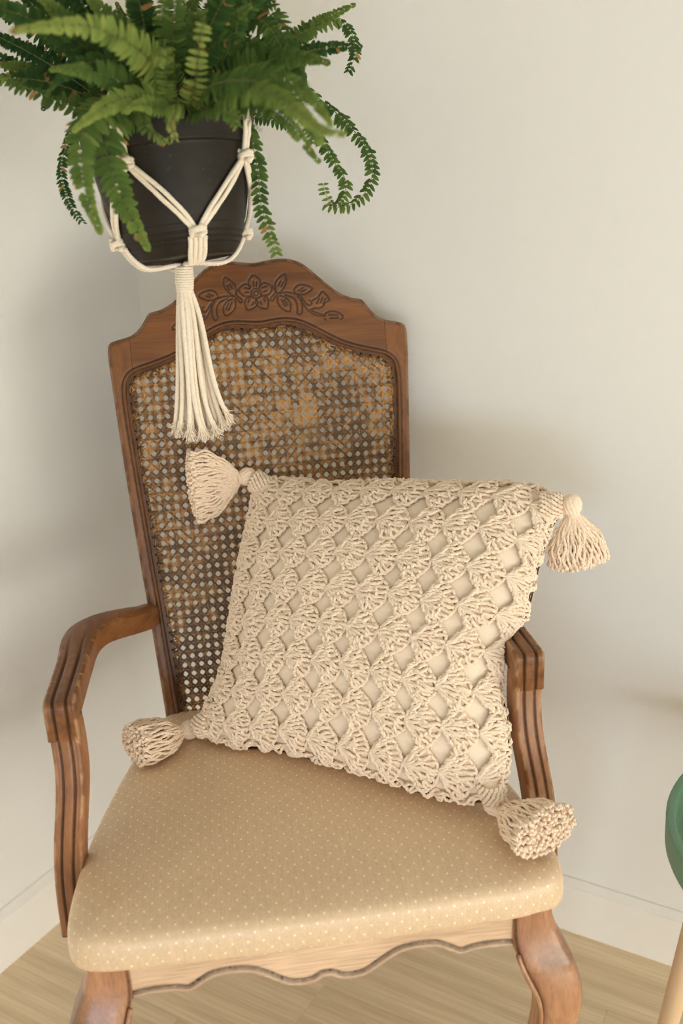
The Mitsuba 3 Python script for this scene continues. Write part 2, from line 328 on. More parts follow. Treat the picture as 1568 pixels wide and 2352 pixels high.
for q in (CARVE[1], CARVE[2]):
    grooves.append(sg.LineString(chaikin(np.array(q, float).reshape(-1, 2) * [-1e-4, 1e-4], 1, False)))
for q in (CARVE[5], CARVE[6], CARVE[7], CARVE[8]): grooves.append(sg.LineString(np.array(q, float).reshape(-1, 2) * [-1e-4, 1e-4]))
for r_ in (.0036, .0072): grooves.append(sg.Point(0, .1319).buffer(r_).exterior)
GROOVE = so.unary_union(grooves)
def frame_height(P):
    g = shapely.points(P)
    do, di = shapely.distance(g, out_line), shapely.distance(g, in_line)
    h = -.0050 * np.clip(1 - do / .0050, 0, 1) ** 2
    glaze = .42 * np.exp(-((do - .0050) / .0012) ** 2) + .48 * np.clip(1 - do / .005, 0, 1)
    bead = np.clip(1 - np.abs(di - .0030) / .0024, 0, 1)                      # bead moulding round the cane
    h += -.0016 * np.exp(-((di - .0062) / .0009) ** 2) + .0013 * np.sqrt(bead) - .0030 * np.clip(1 - di / .0012, 0, 1)
    glaze += .95 * np.exp(-((di - .0062) / .0012) ** 2) + .8 * np.clip(1 - di / .0012, 0, 1)
    glaze += .40 * np.clip(1 - np.abs(di - .003) / .003, 0, 1)
    near = P[:, 1] > .085
    dg = np.full(len(P), 1.); dg[near] = shapely.distance(g[near], GROOVE)
    h -= .0016 * np.exp(-(dg / .0011) ** 2); glaze += .95 * np.exp(-(dg / .00125) ** 2)
    wear = .40 * np.exp(-((do - .002) / .0025) ** 2)
    return h, np.clip(glaze, 0, 1), wear
def board(key, poly, height, step, thick, place, bsdf, lab=None, smooth=True):
    v, f, uv = slab(poly, height, step, thick)
    w = place(v)
    put(key, (w, f), bsdf, smooth=True, uv=uv)
    if lab: label(key, lab)
onback = lambda v: BK(v[:, 0], v[:, 1], v[:, 2])
crest = FRAME.intersection(sg.box(-.19, -.01, .19, .2))
crest = max(getattr(crest, 'geoms', [crest]), key=lambda g: g.area).buffer(-.0002)
board('armchair__crest_rail', crest, frame_height, .0010, .024, onback, 'wood_h', 'serpentine crest rail carved with a flower and leaf sprays')
lower = FRAME.intersection(sg.box(-.1686, -.54, .1686, -.498)).buffer(-.0002)
lower = max(getattr(lower, 'geoms', [lower]), key=lambda g: g.area)
board('armchair__lower_rail', lower, frame_height, .003, .022, onback, 'wood_h')
rest = FRAME.difference(crest.buffer(.0004)).difference(lower.buffer(.0004))
for s in (-1, 1):
    st = rest.intersection(sg.box(.1, -.6, .3, .2) if s > 0 else sg.box(-.3, -.6, -.1, .2))
    st = max(getattr(st, 'geoms', [st]), key=lambda g: g.area)
    board(numbered('armchair__stile'), st, frame_height, .0016, .026, onback, 'wood_v')
# the lip behind the bead, drilled for the cane
hole_line = INN.buffer(-.0058).exterior
nh = int(hole_line.length / .0134)
HOLES = [hole_line.interpolate(hole_line.length * (k + .5) / nh) for k in range(nh)]
lip = INN.buffer(.0012).difference(INN.buffer(-.0088)).difference(so.unary_union([p.buffer(.0021, 6) for p in HOLES]))
lm = trimesh.creation.extrude_polygon(lip, .009, engine='earcut')
lv = BK(lm.vertices[:, 0], lm.vertices[:, 1], lm.vertices[:, 2] - .0155)
put('armchair__cane_lip', (lv, lm.faces), 'wood_v', uv=proj_uv(lv, .45, 0.))
back = INN.buffer(.0012).difference(INN.buffer(-.0086)); bm = trimesh.creation.extrude_polygon(back, .005, engine='earcut')
bv = BK(bm.vertices[:, 0], bm.vertices[:, 1], bm.vertices[:, 2] - .0216)
put('armchair__back_lip', (bv, bm.faces), 'wood_v', uv=proj_uv(bv, .9, 0.))

# cane webbing: pairs of uprights and crosswise strands with single diagonals between, leaving eight-sided holes
PX, PY, ROT, CZ = .01272, .013524, -.0095, -.0052
U0 = -.1840; CAN = INN.buffer(-.0058); shapely.prepare(CAN)
cr_, sr_ = math.cos(ROT), math.sin(ROT)
def cell_uv(i, j):        # cell coordinates (holes at whole numbers, j down) -> back coordinates
    x, y = i * PX, -j * PY
    return U0 + cr_ * x + sr_ * y, -sr_ * x + cr_ * y + .0005
cu, cv_, cf, cs, base = [], [], [], [], 0
def ribbon(p0, p1, width, z, wave, phase, sid, seg=.5):
    """A flat-oval strip between two points of the cell grid, weaving over and under."""
    global base
    L = math.hypot(p1[0] - p0[0], p1[1] - p0[1]); n = max(2, int(L / seg) + 1)
    t = np.linspace(0, 1, n); i, j = p0[0] + (p1[0] - p0[0]) * t, p0[1] + (p1[1] - p0[1]) * t
    u, v = cell_uv(i, j)
    ins = shapely.contains_xy(CAN, u, v)
    if ins.sum() < 2: return
    a, b = np.argmax(ins), n - np.argmax(ins[::-1])
    u, v, i, j = u[a:b], v[a:b], i[a:b], j[a:b]
    d = np.array([u[-1] - u[0], v[-1] - v[0]]); d /= np.linalg.norm(d); sd = np.array([-d[1], d[0]])
    zz = CZ + z + wave * np.sin(np.pi * (t[a:b] * L / (.5 if seg > .4 else .35)) + phase)
    wb = width * (1 + .10 * np.sin(i * 5.1 + j * 3.7 + sid))
    m = len(u); rows = []
    jit = .00012 * np.sin(i * 2.3 + sid * 1.7 + j * 1.9)
    for off, dz in ((-.5, -.00022), (-.28, .00012), (.28, .00012), (.5, -.00022)):
        rows.append(BK(u + sd[0] * (off * wb + jit), v + sd[1] * (off * wb + jit), zz + dz))
    cu.append(np.stack(rows, 1).reshape(-1, 3)); cf.append(grid_faces(m, 4) + base); base += m * 4
    cs.append(np.c_[np.full(m * 4, sid * 3.17), np.repeat(np.floor(np.arange(m) * .17 + sid), 4)])
NI, NJ = 34, 46
sid = 0
for i in range(-3, NI):
    for o in (-.112, .112): ribbon((i + .5 + o, -9), (i + .5 + o, NJ), .202 * PX, .0002, .00022, i * np.pi, sid); sid += 1
for j in range(-8, NJ):
    for o in (-.112, .112): ribbon((-4, j + .5 + o), (NI, j + .5 + o), .202 * PX, .0003, .00022, j * np.pi + 1.5, sid); sid += 1
for k in range(-14, NI + NJ + 4):
    ribbon((k + .5 + 10, -10), (k + .5 - 48, 48), .202 * PX, .0008, .0003, 0, sid, .25); sid += 1
    ribbon((k - 40 + .5 - 10, -10), (k - 40 + .5 + 48, 48), .202 * PX, .0010, .0003, 1.6, sid, .25); sid += 1
CU, CF, CS = np.vstack(cu), np.vstack(cf), np.vstack(cs)
put('armchair__cane_webbing', (CU, CF), 'cane', uv=CS)
label('armchair__cane_webbing', 'woven cane panel with eight-sided holes, mottled golden and dark brown', kind='stuff')
# strands that cross from hole to hole of the lip and into the web
parts = []
for k, p in enumerate(HOLES):
    a = np.array(p.coords[0])
    inward = np.array(INN.buffer(-.03).exterior.interpolate(INN.buffer(-.03).exterior.project(p)).coords[0]) - a; inward /= np.linalg.norm(inward)
    along = np.array([-inward[1], inward[0]])
    for q in range(3):
        e = a + inward * rng.uniform(.006, .0105) + along * rng.uniform(-.0085, .0085)
        m = (a + e) / 2
        pts = np.array([[*a, -.0062], [*m, -.0026 + rng.uniform(0, .0012)], [*e, -.0046]])
        parts.append(tube(BK(*spline(pts, 5).T), [.0005, .0009, .0010, .0009, .0006], 4, cap=False))
    b = np.array(HOLES[(k + 1) % nh].coords[0])
    if rng.random() < .8:
        m = (a + b) / 2 + inward * rng.uniform(-.001, .003)
        parts.append(tube(BK(*spline([[*a, -.006], [*m, -.0032], [*b, -.006]], 5).T), .0009, 4, cap=False))
v, f = join(parts); put('armchair__cane_binding', (v, f), 'cane', uv=np.c_[np.repeat(np.arange(len(v) // 20 + 1), 20)[:len(v)] * 2.7, np.zeros(len(v))])
label('armchair__cane_binding', 'criss-crossed cane ends along the frame', kind='stuff')

# seat cushion
def trapezoid(n=240):
    p = [(-.286, -.50), (-.284, -.560), (-.262, -.582), (-.15, -.586), (0, -.588), (.15, -.586), (.262, -.582), (.284, -.560), (.286, -.50), (.277, -.40), (.243, -.25), (.205, -.125), (.185, -.102), (.15, -.098), (0, -.096), (-.15, -.098), (-.185, -.102), (-.205, -.125), (-.243, -.25), (-.277, -.40)]
    return resample(sg.LinearRing(chaikin(p, 3)), .0078)
Tz = trapezoid(); nrm = np.roll(Tz, -1, 0) - np.roll(Tz, 1, 0); nrm = np.c_[nrm[:, 1], -nrm[:, 0]]; nrm /= np.linalg.norm(nrm, axis=1, keepdims=True)
if (nrm * (Tz - Tz.mean(0))).sum() < 0: nrm = -nrm
side = [(-.032, .4530, .0955), (-.016, .4535, .0795), (-.006, .4565, .069), (-.0010, .4610, .0625), (.0012, .4670, .056), (.0018, .4750, .048), (.0014, .4840, .039), (.0002, .4915, .0315), (-.0030, .4975, .0245), (-.0095, .5018, .0165), (-.019, .5040, .0065)]
rings, uvr = [], []
pucker = .0022 * meshkit.noise(np.c_[Tz * 60, np.zeros(len(Tz))]) + .0015 * meshkit.noise(np.c_[Tz * 150, np.ones(len(Tz))])
for o, z, s_ in side:
    wob = (pucker * np.clip((.490 - z) / .03, 0, 1))[:, None]
    rings.append(np.c_[Tz + nrm * (o + wob), np.full(len(Tz), z)]); uvr.append(Tz + nrm * (-.019 - .0065 + s_ * 1.0 - .0))
mid = V(0, -.34)
for k in (.94, .86, .75, .62, .48, .34, .2, .08):
    p = mid + (Tz + nrm * -.019 - mid) * k
    crown = .0165 * (1 - k ** 2)
    rings.append(np.c_[p, .5050 + crown + .0012 * meshkit.noise(np.c_[p * 14, np.zeros(len(p))])]); uvr.append(p)
v, f = loft(rings); uv = np.vstack(uvr + [np.zeros((1, 2)), mid[None]])
put('armchair__seat_cushion', (CH(v), f), 'seat_fabric', smooth=True, uv=uv)
label('armchair__seat_cushion', 'tan upholstered seat with a woven net of cream dots')

# seat rails
half_ap = [(0, .3945), (.005, .3940), (.012, .3885), (.025, .3858), (.036, .3865), (.047, .3890), (.060, .3970), (.071, .4050), (.084, .4130), (.095, .4160), (.112, .4172), (.128, .4160), (.140, .4090), (.149, .4030), (.156, .3992), (.163, .3995), (.172, .4025), (.190, .4040), (.208, .4030), (.222, .4005)]
ap_line = sg.LineString(chaikin(mirror(half_ap), 2, False))
apron = sg.Polygon(list(ap_line.coords) + [(.222, .4600), (-.222, .4600)]).buffer(0)
def apron_height(P):
    d = shapely.distance(shapely.points(P), ap_line)
    h = .0030 * np.sqrt(np.clip(1 - (np.abs(d - .0034) / .0034) ** 2, 0, 1)) - .0016 * np.exp(-((d - .0085) / .0014) ** 2) - .0025 * np.clip(1 - d / .0012, 0, 1)
    glaze = .85 * np.exp(-((d - .0083) / .0021) ** 2) + .35 * np.clip(1 - np.abs(d - .003) / .005, 0, 1)
    e = np.abs(.2215 - np.abs(P[:, 0])); glaze += .5 * np.exp(-(e / .0012) ** 2)
    return h, np.clip(glaze, 0, 1), .2 * np.exp(-((d - .003) / .003) ** 2)
board('armchair__front_apron', apron, apron_height, .0018, .020, lambda v: CH(np.c_[v[:, 0], -.563 - v[:, 2], v[:, 1]]), 'wood_apron_lit', 'scalloped front rail with a beaded lower edge, reflected light in its colour')
def rail(key, a, b, z0, z1, t):
    a, b = V(*a), V(*b); d = (b - a) / np.linalg.norm(b - a); n = V(-d[1], d[0]) * t / 2
    r = [[np.r_[q + n, z0], np.r_[q - n, z0], np.r_[q - n, z1], np.r_[q + n, z1]] for q in (a, b)]
    v, f = loft(r); put(key, (CH(v), f), 'wood_d', uv=proj_uv(v, 0, .2))
for s in (-1, 1):
    c = spline([(.250, -.545), (.266, -.440), (.236, -.27), (.192, -.125)], 24); t_ = np.gradient(c, axis=0); t_ /= np.linalg.norm(t_, axis=1, keepdims=True); n_ = np.c_[-t_[:, 1], t_[:, 0]] * .0125
    v, f = loft([[np.r_[q + n, .395], np.r_[q - n, .395], np.r_[q - n, .456], np.r_[q + n, .456]] for q, n in zip(c, n_)])
    v[:, 0] *= s; put(numbered('armchair__side_rail'), (CH(v), f), 'wood_d', uv=proj_uv(v, 0, .1))
rail('armchair__rear_rail', (-.18, -.112), (.18, -.112), .395, .456, .022)

# legs
def section(c, hx, hy, e=3.2, n=28, rot=0.):
    th = np.arange(n) * 2 * np.pi / n
    x, y = np.sign(np.cos(th)) * np.abs(np.cos(th)) ** (2 / e) * hx, np.sign(np.sin(th)) * np.abs(np.sin(th)) ** (2 / e) * hy
    co, si = math.cos(rot), math.sin(rot)
    return np.c_[c[0] + co * x - si * y, c[1] + si * x + co * y]
for s in (-1, 1):
    z = [.458, .432, .412, .395, .378, .360, .340, .318, .295, .270, .235, .195, .150, .105, .070, .045, .024, .010, 0]
    xi = [.2195, .2195, .2200, .2235, .2290, .2370, .2440, .2470, .2470, .2455, .2430, .2400, .2370, .2350, .2345, .2330, .2290, .2290, .2320]
    xo = [.2680, .2720, .2790, .2870, .2945, .3000, .3030, .3030, .3005, .2960, .2880, .2780, .2680, .2600, .2590, .2640, .2720, .2740, .2710]
    yf = [-.5695, -.5715, -.5760, -.5820, -.5880, -.5925, -.5945, -.5935, -.5900, -.5850, -.5770, -.5680, -.5590, -.5530, -.5530, -.5590, -.5680, -.5700, -.5670]
    yb = [-.520, -.520, -.522, -.526, -.531, -.536, -.540, -.542, -.541, -.538, -.533, -.529, -.526, -.525, -.5255, -.5260, -.5250, -.5250, -.527]
    zz = np.linspace(0, len(z) - 1, 76); cs = [CubicSpline(range(len(z)), q)(zz) for q in (z, xi, xo, yf, yb)]
    rings = []
    for Z, a, b, c, d in zip(*cs):
        p = section(((a + b) / 2, (c + d) / 2), (b - a) / 2, (d - c) / 2, 4.2 if Z > .38 else 3.0, 40)
        rings.append(np.c_[p[:, 0] * s, p[:, 1], np.full(len(p), Z)])
    v, f = loft(rings)
    if s < 0: f = f[:, ::-1]
    glaze = np.exp(-((np.abs(v[:, 0]) - (np.interp(v[:, 2], cs[0][::-1], cs[1][::-1]) + .0035)) / .0016) ** 2) * (v[:, 1] < -.545) * .85
    top = .75 * np.exp(-((v[:, 2] - (.395 - .16 * (np.abs(v[:, 0]) - .262))) / .017) ** 2) * np.clip((np.abs(v[:, 0]) - .240) / .02, 0, 1) * meshkit.fbm(v * 70, 3) * 1.2
    rb = .55 * np.clip((np.abs(v[:, 0]) - (np.interp(v[:, 2], cs[0][::-1], cs[2][::-1]) - .007)) / .006, 0, 1) * (v[:, 2] < .42)
    key = numbered('armchair__front_leg')
    put(key, (CH(v), f), 'wood_leg_lit', smooth=True, uv=np.c_[np.clip(np.maximum(np.maximum(glaze, top), rb), 0, 1), .10 * (v[:, 2] < .4)])
    label(key, 'curved cabriole front leg')
    # bead that runs on from the apron down the knee's inner edge
    zb = np.linspace(.400, .16, 40); xb = np.interp(zb, cs[0][::-1], cs[1][::-1]) + .0012; yb_ = np.interp(zb, cs[0][::-1], cs[3][::-1]) + .0030
    bv, bf = tube(np.c_[xb * s, yb_, zb], .0030, 8)
    put(numbered(key + '__knee_bead'), (CH(bv), bf), 'wood_leg_lit', smooth=True, uv=proj_uv(bv, .15, .5))
for s in (-1, 1):
    rings = [np.c_[section((s * x, y), .017, .019, 5, 20), np.full(20, z)] for z, x, y in ((.456, .1865, -.118), (.40, .186, -.112), (.25, .187, -.075), (.10, .19, -.030), (0, .192, .0))]
    v, f = loft(rings); put(numbered('armchair__rear_leg'), (CH(v), f), 'wood_v', uv=proj_uv(v, 0, .1))

# arms and their posts: three reeds with two grooves between them
def reeded(w, h, n=14):
    """Half-closed profile (across, up): flat sides and bottom, three reeds on top; also returns the glaze of each point."""
    k = np.radians(np.linspace(0, 90, 8)); rc = .0042; xc = 1 - 2 * rc / w
    xm = np.linspace(-xc, xc, 35)[1:-1]; g = np.exp(-((np.abs(xm) - .40) / .085) ** 2)
    top = np.c_[xm * w / 2, h / 2 - .0030 * g + .0005 * np.cos(xm * np.pi)]
    top = np.vstack([np.c_[-w / 2 + rc - rc * np.sin(k[::-1]), h / 2 - rc + rc * np.cos(k[::-1])], top, np.c_[w / 2 - rc + rc * np.sin(k), h / 2 - rc + rc * np.cos(k)]])
    r2 = .003
    bot = np.vstack([[(w / 2, h / 2 - .008), (w / 2, h / 2 - .016)], np.c_[w / 2 - r2 + r2 * np.cos(k[::2]), -h / 2 + r2 - r2 * np.sin(k[::2])], [(0, -h / 2)], np.c_[-w / 2 + r2 - r2 * np.sin(k[::2]), -h / 2 + r2 - r2 * np.cos(k[::2])], [(-w / 2, h / 2 - .016), (-w / 2, h / 2 - .008)]])
    nt, nb_ = len(top), len(bot); x = top[:, 0] / (w / 2); g = np.r_[np.zeros(8), g, np.zeros(8)]
    return np.vstack([top, bot]), np.r_[g * .95, np.zeros(nb_)], np.r_[np.exp(-((np.abs(x) - .90) / .10) ** 2) * .5 + .06 * (g < .1), np.full(nb_, .10)]
def sweep(path, up, ws, hs, reed, tang=None, scale=None):
    """The reeded profile along a path; reed in [0, 1] fades the reeds to a plain rounded top."""
    t = np.gradient(path, axis=0) if tang is None else tang
    t = t / np.linalg.norm(t, axis=1, keepdims=True)
    rings, gl, we = [], [], []
    for k in range(len(path)):
        a = np.cross(t[k], up[k]); a /= np.linalg.norm(a); u = np.cross(a, t[k])
        P, g, w = reeded(ws[k], hs[k])
        flat = P.copy(); x = P[:49, 0] / (ws[k] / 2); flat[:49, 1] = np.minimum(hs[k] / 2 - .0060 * np.abs(x) ** 2.6, P[:49, 1] + .003)
        P = P * reed[k] + flat * (1 - reed[k])
        sc = 1 if scale is None else scale[k]
        rings.append(path[k] + P[:, :1] * a + P[:, 1:] * u * sc); gl.append(g * reed[k]); we.append(w * (.35 + .65 * reed[k]))
    v, f = loft(rings)
    return v, f, np.r_[np.concatenate(gl), .3, .3], np.r_[np.concatenate(we), .2, .2]
for s in (-1, 1):
    c = spline([(-.203, -.070, .652), (-.218, -.118, .668), (-.245, -.152, .679), (-.268, -.188, .687), (-.2785, -.228, .691), (-.2795, -.285, .692), (-.279, -.345, .694), (-.2790, -.405, .697), (-.2790, -.418, .6975)], 90)
    q = np.linspace(0, 1, 90)
    ws = np.interp(q, [0, .2, .42, .72, 1], [.034, .044, .049, .039, .0375]); hs = np.interp(q, [0, .3, .6, 1], [.032, .034, .031, .033])
    reed = np.clip((q - .50) / .22, 0, 1)
    # the front end: the reeds turn the corner and run down to the post
    th = np.radians([12, 28, 45, 62, 78, 90, 90]); cen = np.tile(c[-1], (7, 1)); cen[-1] += V(0, .001, -.034)
    tg = np.gradient(c, axis=0); tg /= np.linalg.norm(tg, axis=1, keepdims=True)
    tang = np.vstack([tg, np.stack([0 * th, -np.cos(th), -np.sin(th)], 1)])
    ups = np.vstack([np.tile(V(0, 0, 1), (90, 1)), np.stack([0 * th, -np.sin(th), np.cos(th)], 1)])
    sc = np.r_[np.ones(90), np.minimum(1 / np.maximum(np.cos(th), np.sin(th)), 1.28)]
    c = np.vstack([c, cen]); ws = np.r_[ws, np.full(7, .0375)]; hs = np.r_[hs, np.full(7, .033)]; reed = np.r_[reed, np.ones(7)]
    if s > 0: c, tang, ups = c * [-1, 1, 1], tang * [-1, 1, 1], ups
    v, f, g, w = sweep(c, ups, ws, hs, reed, tang, sc)
    key = numbered('armchair__armrest'); put(key, (CH(v), f), 'wood_d', smooth=True, uv=np.c_[np.clip(g, 0, 1), w]); label(key, 'outward curving armrest with two grooves')
    p = spline([(-.2785, -.4155, .684), (-.2768, -.4175, .655), (-.2775, -.424, .610), (-.2850, -.432, .555), (-.2925, -.436, .500), (-.2955, -.437, .450), (-.2960, -.438, .400)], 140)
    if s > 0: p = p * [-1, 1, 1]
    q = np.linspace(0, 1, 140)
    out = np.stack([np.full(140, s * .16), np.full(140, -1.), np.zeros(140)], 1)
    v, f, g, w = sweep(p, out, np.interp(q, [0, .4, 1], [.0355, .034, .036]), np.full(140, .030), np.ones(140))
    key = numbered('armchair__arm_post'); put(key, (CH(v), f), 'wood_post', smooth=True, uv=np.c_[np.clip(g, 0, 1), w]); label(key, 'reeded post carrying the armrest')

# ------------------------------------------------------------------ the crocheted pillow
label('crochet_pillow', 'beige crocheted throw pillow with four corner tassels leaning in the armchair', 'pillow')
PILLOW_O,PILLOW_X,PILLOW_Y,PILLOW_N=(np.array(a) for a in ([0.0311, 1.228, 0.6964],[0.8772, -0.4794, 0.0261],[0.2601, 0.5202, 0.8135],[-0.4036, -0.7068, 0.581]))
P_TOP=[[-232.7,186.3],[-194.3,186.5],[-149.6,187.2],[-77.8,188.9],[-10.6,196.9],[55.0,199.6],[117.4,204.6],[171.6,207.7],[208.2,201.0],[240.0,182.9]]
P_RIGHT=[[240.0,182.9],[223.5,151.9],[217.4,113.3],[214.2,72.5],[211.6,32.3],[206.4,-2.2],[200.2,-31.1],[195.3,-51.3],[200.9,-75.0],[211.7,-100.2],[220.3,-141.3],[222.6,-183.9]]
P_LEFT=[[-232.7,186.3],[-226.5,144.0],[-223.3,110.2],[-219.9,56.8],[-214.8,-1.9],[-209.7,-46.6],[-206.6,-97.1],[-212.2,-129.5],[-221.0,-156.1],[-223.4,-188.8]]
P_BOTTOM=[[-223.4,-188.8],[-191.7,-199.9],[-147.9,-200.4],[-93.3,-193.8],[-38.8,-194.5],[27.0,-197.0],[77.7,-200.3],[126.7,-204.5],[172.9,-203.0],[200.1,-197.1],[222.6,-183.9]]
TASSELS=[[-138.1,1427.2,847.8,-220.5,1396.6,843.2],[295.5,1207.0,854.5,307.7,1204.9,771.3],[-232.4,1248.8,528.0,-304.6,1193.4,540.0],[170.6,1035.2,532.0,220.3,955.7,545.0]]
curve = lambda P, n=200: spline(np.array(P, float) * 1e-3, n)
cT, cR, cB, cL = curve(P_TOP), curve(P_RIGHT), curve(P_BOTTOM), curve(P_LEFT)
g = np.linspace(0, 1, 200)
ev = lambda c, x: np.stack([np.interp(x, g, c[:, 0]), np.interp(x, g, c[:, 1])], -1)
def plane(s, t):
    s, t = np.clip(s, 0, 1), np.clip(t, 0, 1); S, T_ = s[..., None], t[..., None]
    return (1 - T_) * ev(cT, s) + T_ * ev(cB, s) + (1 - S) * ev(cL, t) + S * ev(cR, t) - (
        (1 - S) * (1 - T_) * cT[0] + S * (1 - T_) * cT[-1] + (1 - S) * T_ * cB[0] + S * T_ * cB[-1])
def swell(s, t, H):
    a = np.clip(1 - np.abs(2 * np.clip(s, 0, 1) - 1) ** 2.4, 0, 1) * np.clip(1 - np.abs(2 * np.clip(t, 0, 1) - 1) ** 2.4, 0, 1)
    return H * a ** .62 if np.ndim(H) == 0 else H * a ** .5
def pillow(s, t, off=0., H=.074, side=1):
    s, t = np.asarray(s, float), np.asarray(t, float)
    f = lambda a, b: np.concatenate([plane(a, b), side * swell(a, b, H)[..., None]], -1)
    e = 2e-3
    ds = f(np.clip(s + e, .001, .999), np.clip(t, .001, .999)) - f(np.clip(s - e, .001, .999), np.clip(t, .001, .999))
    dt = f(np.clip(s, .001, .999), np.clip(t + e, .001, .999)) - f(np.clip(s, .001, .999), np.clip(t - e, .001, .999))
    n = np.cross(dt, ds); n /= np.linalg.norm(n, axis=-1, keepdims=True) + 1e-12
    n = n * np.sign((n[..., 2:] * side) + 1e-9)
    p = f(s, t) + n * np.asarray(off, float)[..., None]
    p = PILLOW_O + p[..., :1] * PILLOW_X + p[..., 1:2] * PILLOW_Y + p[..., 2:] * PILLOW_N
    l = p - O0; x, y = l @ EX, -(l @ FW)                       # the cover is dented where it leans against the armrest
    w = np.clip(1.5 - np.abs(p[..., 2] - .682) / .030, 0, 1) * np.clip((y + .452) / .01, 0, 1)
    return p - (np.maximum(x - .2545, 0) * w)[..., None] * EX
ss, tt = np.meshgrid(.5 - .5 * np.cos(np.linspace(0, np.pi, 70)), .5 - .5 * np.cos(np.linspace(0, np.pi, 70)), indexing='ij')
crease = .0022 * (meshkit.fbm(np.stack([ss * 7, tt * 9, ss * 0], -1), 3) - .5)
A = pillow(ss, tt, crease - .0015); Bk = pillow(ss, tt, 0., .034 + .060 * tt ** 4, -1)
F = grid_faces(70, 70)
v, f = join([(A.reshape(-1, 3), F), (Bk.reshape(-1, 3), F[:, ::-1])])
n0 = np.cross(v[f[0, 1]] - v[f[0, 0]], v[f[0, 2]] - v[f[0, 0]])
m_ = F[len(F) // 2]; c_ = A.reshape(-1, 3)[m_]
if np.cross(c_[1] - c_[0], c_[2] - c_[0]) @ PILLOW_N < 0: f = f[:, ::-1]
put('crochet_pillow__lining', (v, f), 'pillow_lining', smooth=True); label('crochet_pillow__lining', 'smooth pale inner cushion showing through the openings')

NS, NT = 9.62, 8.0
def cellpath(a, b): return .012 + .976 * np.asarray(a) / NS, .010 + .98 * np.asarray(b) / NT
RIM = np.array([(.42, -.515), (.55, -.505), (.67, -.43), (.785, -.335), (.90, -.21), (.98, -.075), (.99, .06), (.92, .20), (.81, .325), (.70, .42), (.58, .495), (.45, .515)])
def shell(i, j, flip=False):
    """One motif: strands that fan from a node to the next, closed by a chain; cell coordinates (i, j + .5)."""
    jj = rng.normal(0, .012, 2)
    qa, qb = np.meshgrid(np.linspace(0, 1, 9), np.linspace(0, 1, 13), indexing='ij')       # the felted body under the strands
    rim = np.stack([np.interp(qb, np.linspace(0, 1, len(RIM)), RIM[:, c]) for c in (0, 1)], -1) * .94
    mid_ = np.stack([rim[..., 0] * .45 + .05, rim[..., 1] * .62], -1); Q = qa[..., None]
    c0 = 2 * Q * (1 - Q) * mid_ + Q ** 2 * rim + np.array([.03, 0]) + jj
    s, t = cellpath(np.clip(i + c0[..., 0], -.02, NS + .02), j + .5 + c0[..., 1])
    pad = pillow(s, t, .0020 + .0008 * np.sin(np.pi * qa) * np.sin(np.pi * qb) - .0012 * np.clip((np.abs(qb - .5) - .4) / .1, 0, 1)).reshape(-1, 3)
    parts = [(pad, grid_faces(9, 13))]
    ends = RIM + rng.normal(0, .022, RIM.shape)
    for k, e in enumerate(ends):
        q = np.linspace(0, 1, 17)
        mid = np.array([e[0] * .45 + .05, e[1] * .62]) + rng.normal(0, .02, 2)
        c = (2 * q * (1 - q))[:, None] * mid + (q ** 2)[:, None] * e + np.array([.03, 0]) + jj
        wig = .020 * np.sin(q * (13 + rng.uniform(-2, 2)) + rng.uniform(0, 6)) * np.clip(q * 3, 0, 1)
        d = e / np.linalg.norm(e); c = c + np.outer(wig, [-d[1], d[0]])
        if np.max(i + c[:, 0]) > NS + .05 or np.min(i + c[:, 0]) < -.06: c[:, 0] = np.clip(i + c[:, 0], -.02, NS + .02) - i
        s, t = cellpath(i + c[:, 0], j + .5 + c[:, 1])
        off = .0026 + .0016 * np.sin(q * np.pi) + .0012 * np.sin(q * 10 + k * 2.1 + rng.uniform(0, 2)) + (.0008 if k % 2 else 0)
        r = .00235 * (.66 + .40 * np.sin(np.clip(q * 1.15, 0, 1) * np.pi * .62)) * rng.uniform(.93, 1.1)
        parts.append(tube(pillow(s, t, off), r, 7, ply=2, pitch=.0115, depth=.30, phase=rng.uniform(0, 6)))
        if k < len(ends) - 1:      # the loop that ties two neighbours, half way along
            w = rng.uniform(.46, .74); a0, a1 = e * w, ends[k + 1] * (w + rng.uniform(.02, .2))
            q2 = np.linspace(0, 1, 7)[:, None]; c2 = a0 * (1 - q2) + a1 * q2 + np.array([.03, 0]) + jj
            s, t = cellpath(np.clip(i + c2[:, 0], -.02, NS + .02), j + .5 + c2[:, 1])
            parts.append(tube(pillow(s, t, .0050 + .0014 * np.sin(q2[:, 0] * np.pi)), .0020, 6, ply=2, pitch=.011, depth=.25))
    c = chaikin(ends * 1.01 + np.array([.03, 0]), 2, False); c = spline(c, 40) + jj
    q = np.arange(40); off = .0026 + .0012 * np.sin(q * 1.3)
    s, t = cellpath(np.clip(i + c[:, 0], -.02, NS + .02), j + .5 + c[:, 1])
    parts.append(tube(pillow(s, t, off), .0023, 7, ply=2, pitch=.010, depth=.32))
    for e in (ends[0], ends[-1]):   # short links between this row and its neighbour
        for o in (-.05, .05):
            q = np.linspace(0, 1, 7); sgn = np.sign(e[1])
            s, t = cellpath(np.clip(i + e[0] + .03 + o + .05 * np.sin(q * 6), 0, NS), np.clip(j + .5 + e[1] * (.90 + .16 * q), -.02, NT + .02))
            parts.append(tube(pillow(s, t, .0022 + .0012 * np.sin(q * np.pi)), .0015, 6, ply=2, pitch=.009, depth=.3))
    return join(parts)
for j in range(8):
    for i in range(-1, 10):
        if i == -1:
            st = rng.bit_generator.state
            v, f = shell(-.55, j)
        else: v, f = shell(i, j)
        put(numbered('crochet_pillow__shell_stitch'), (v, f), 'crochet_yarn', smooth=True)
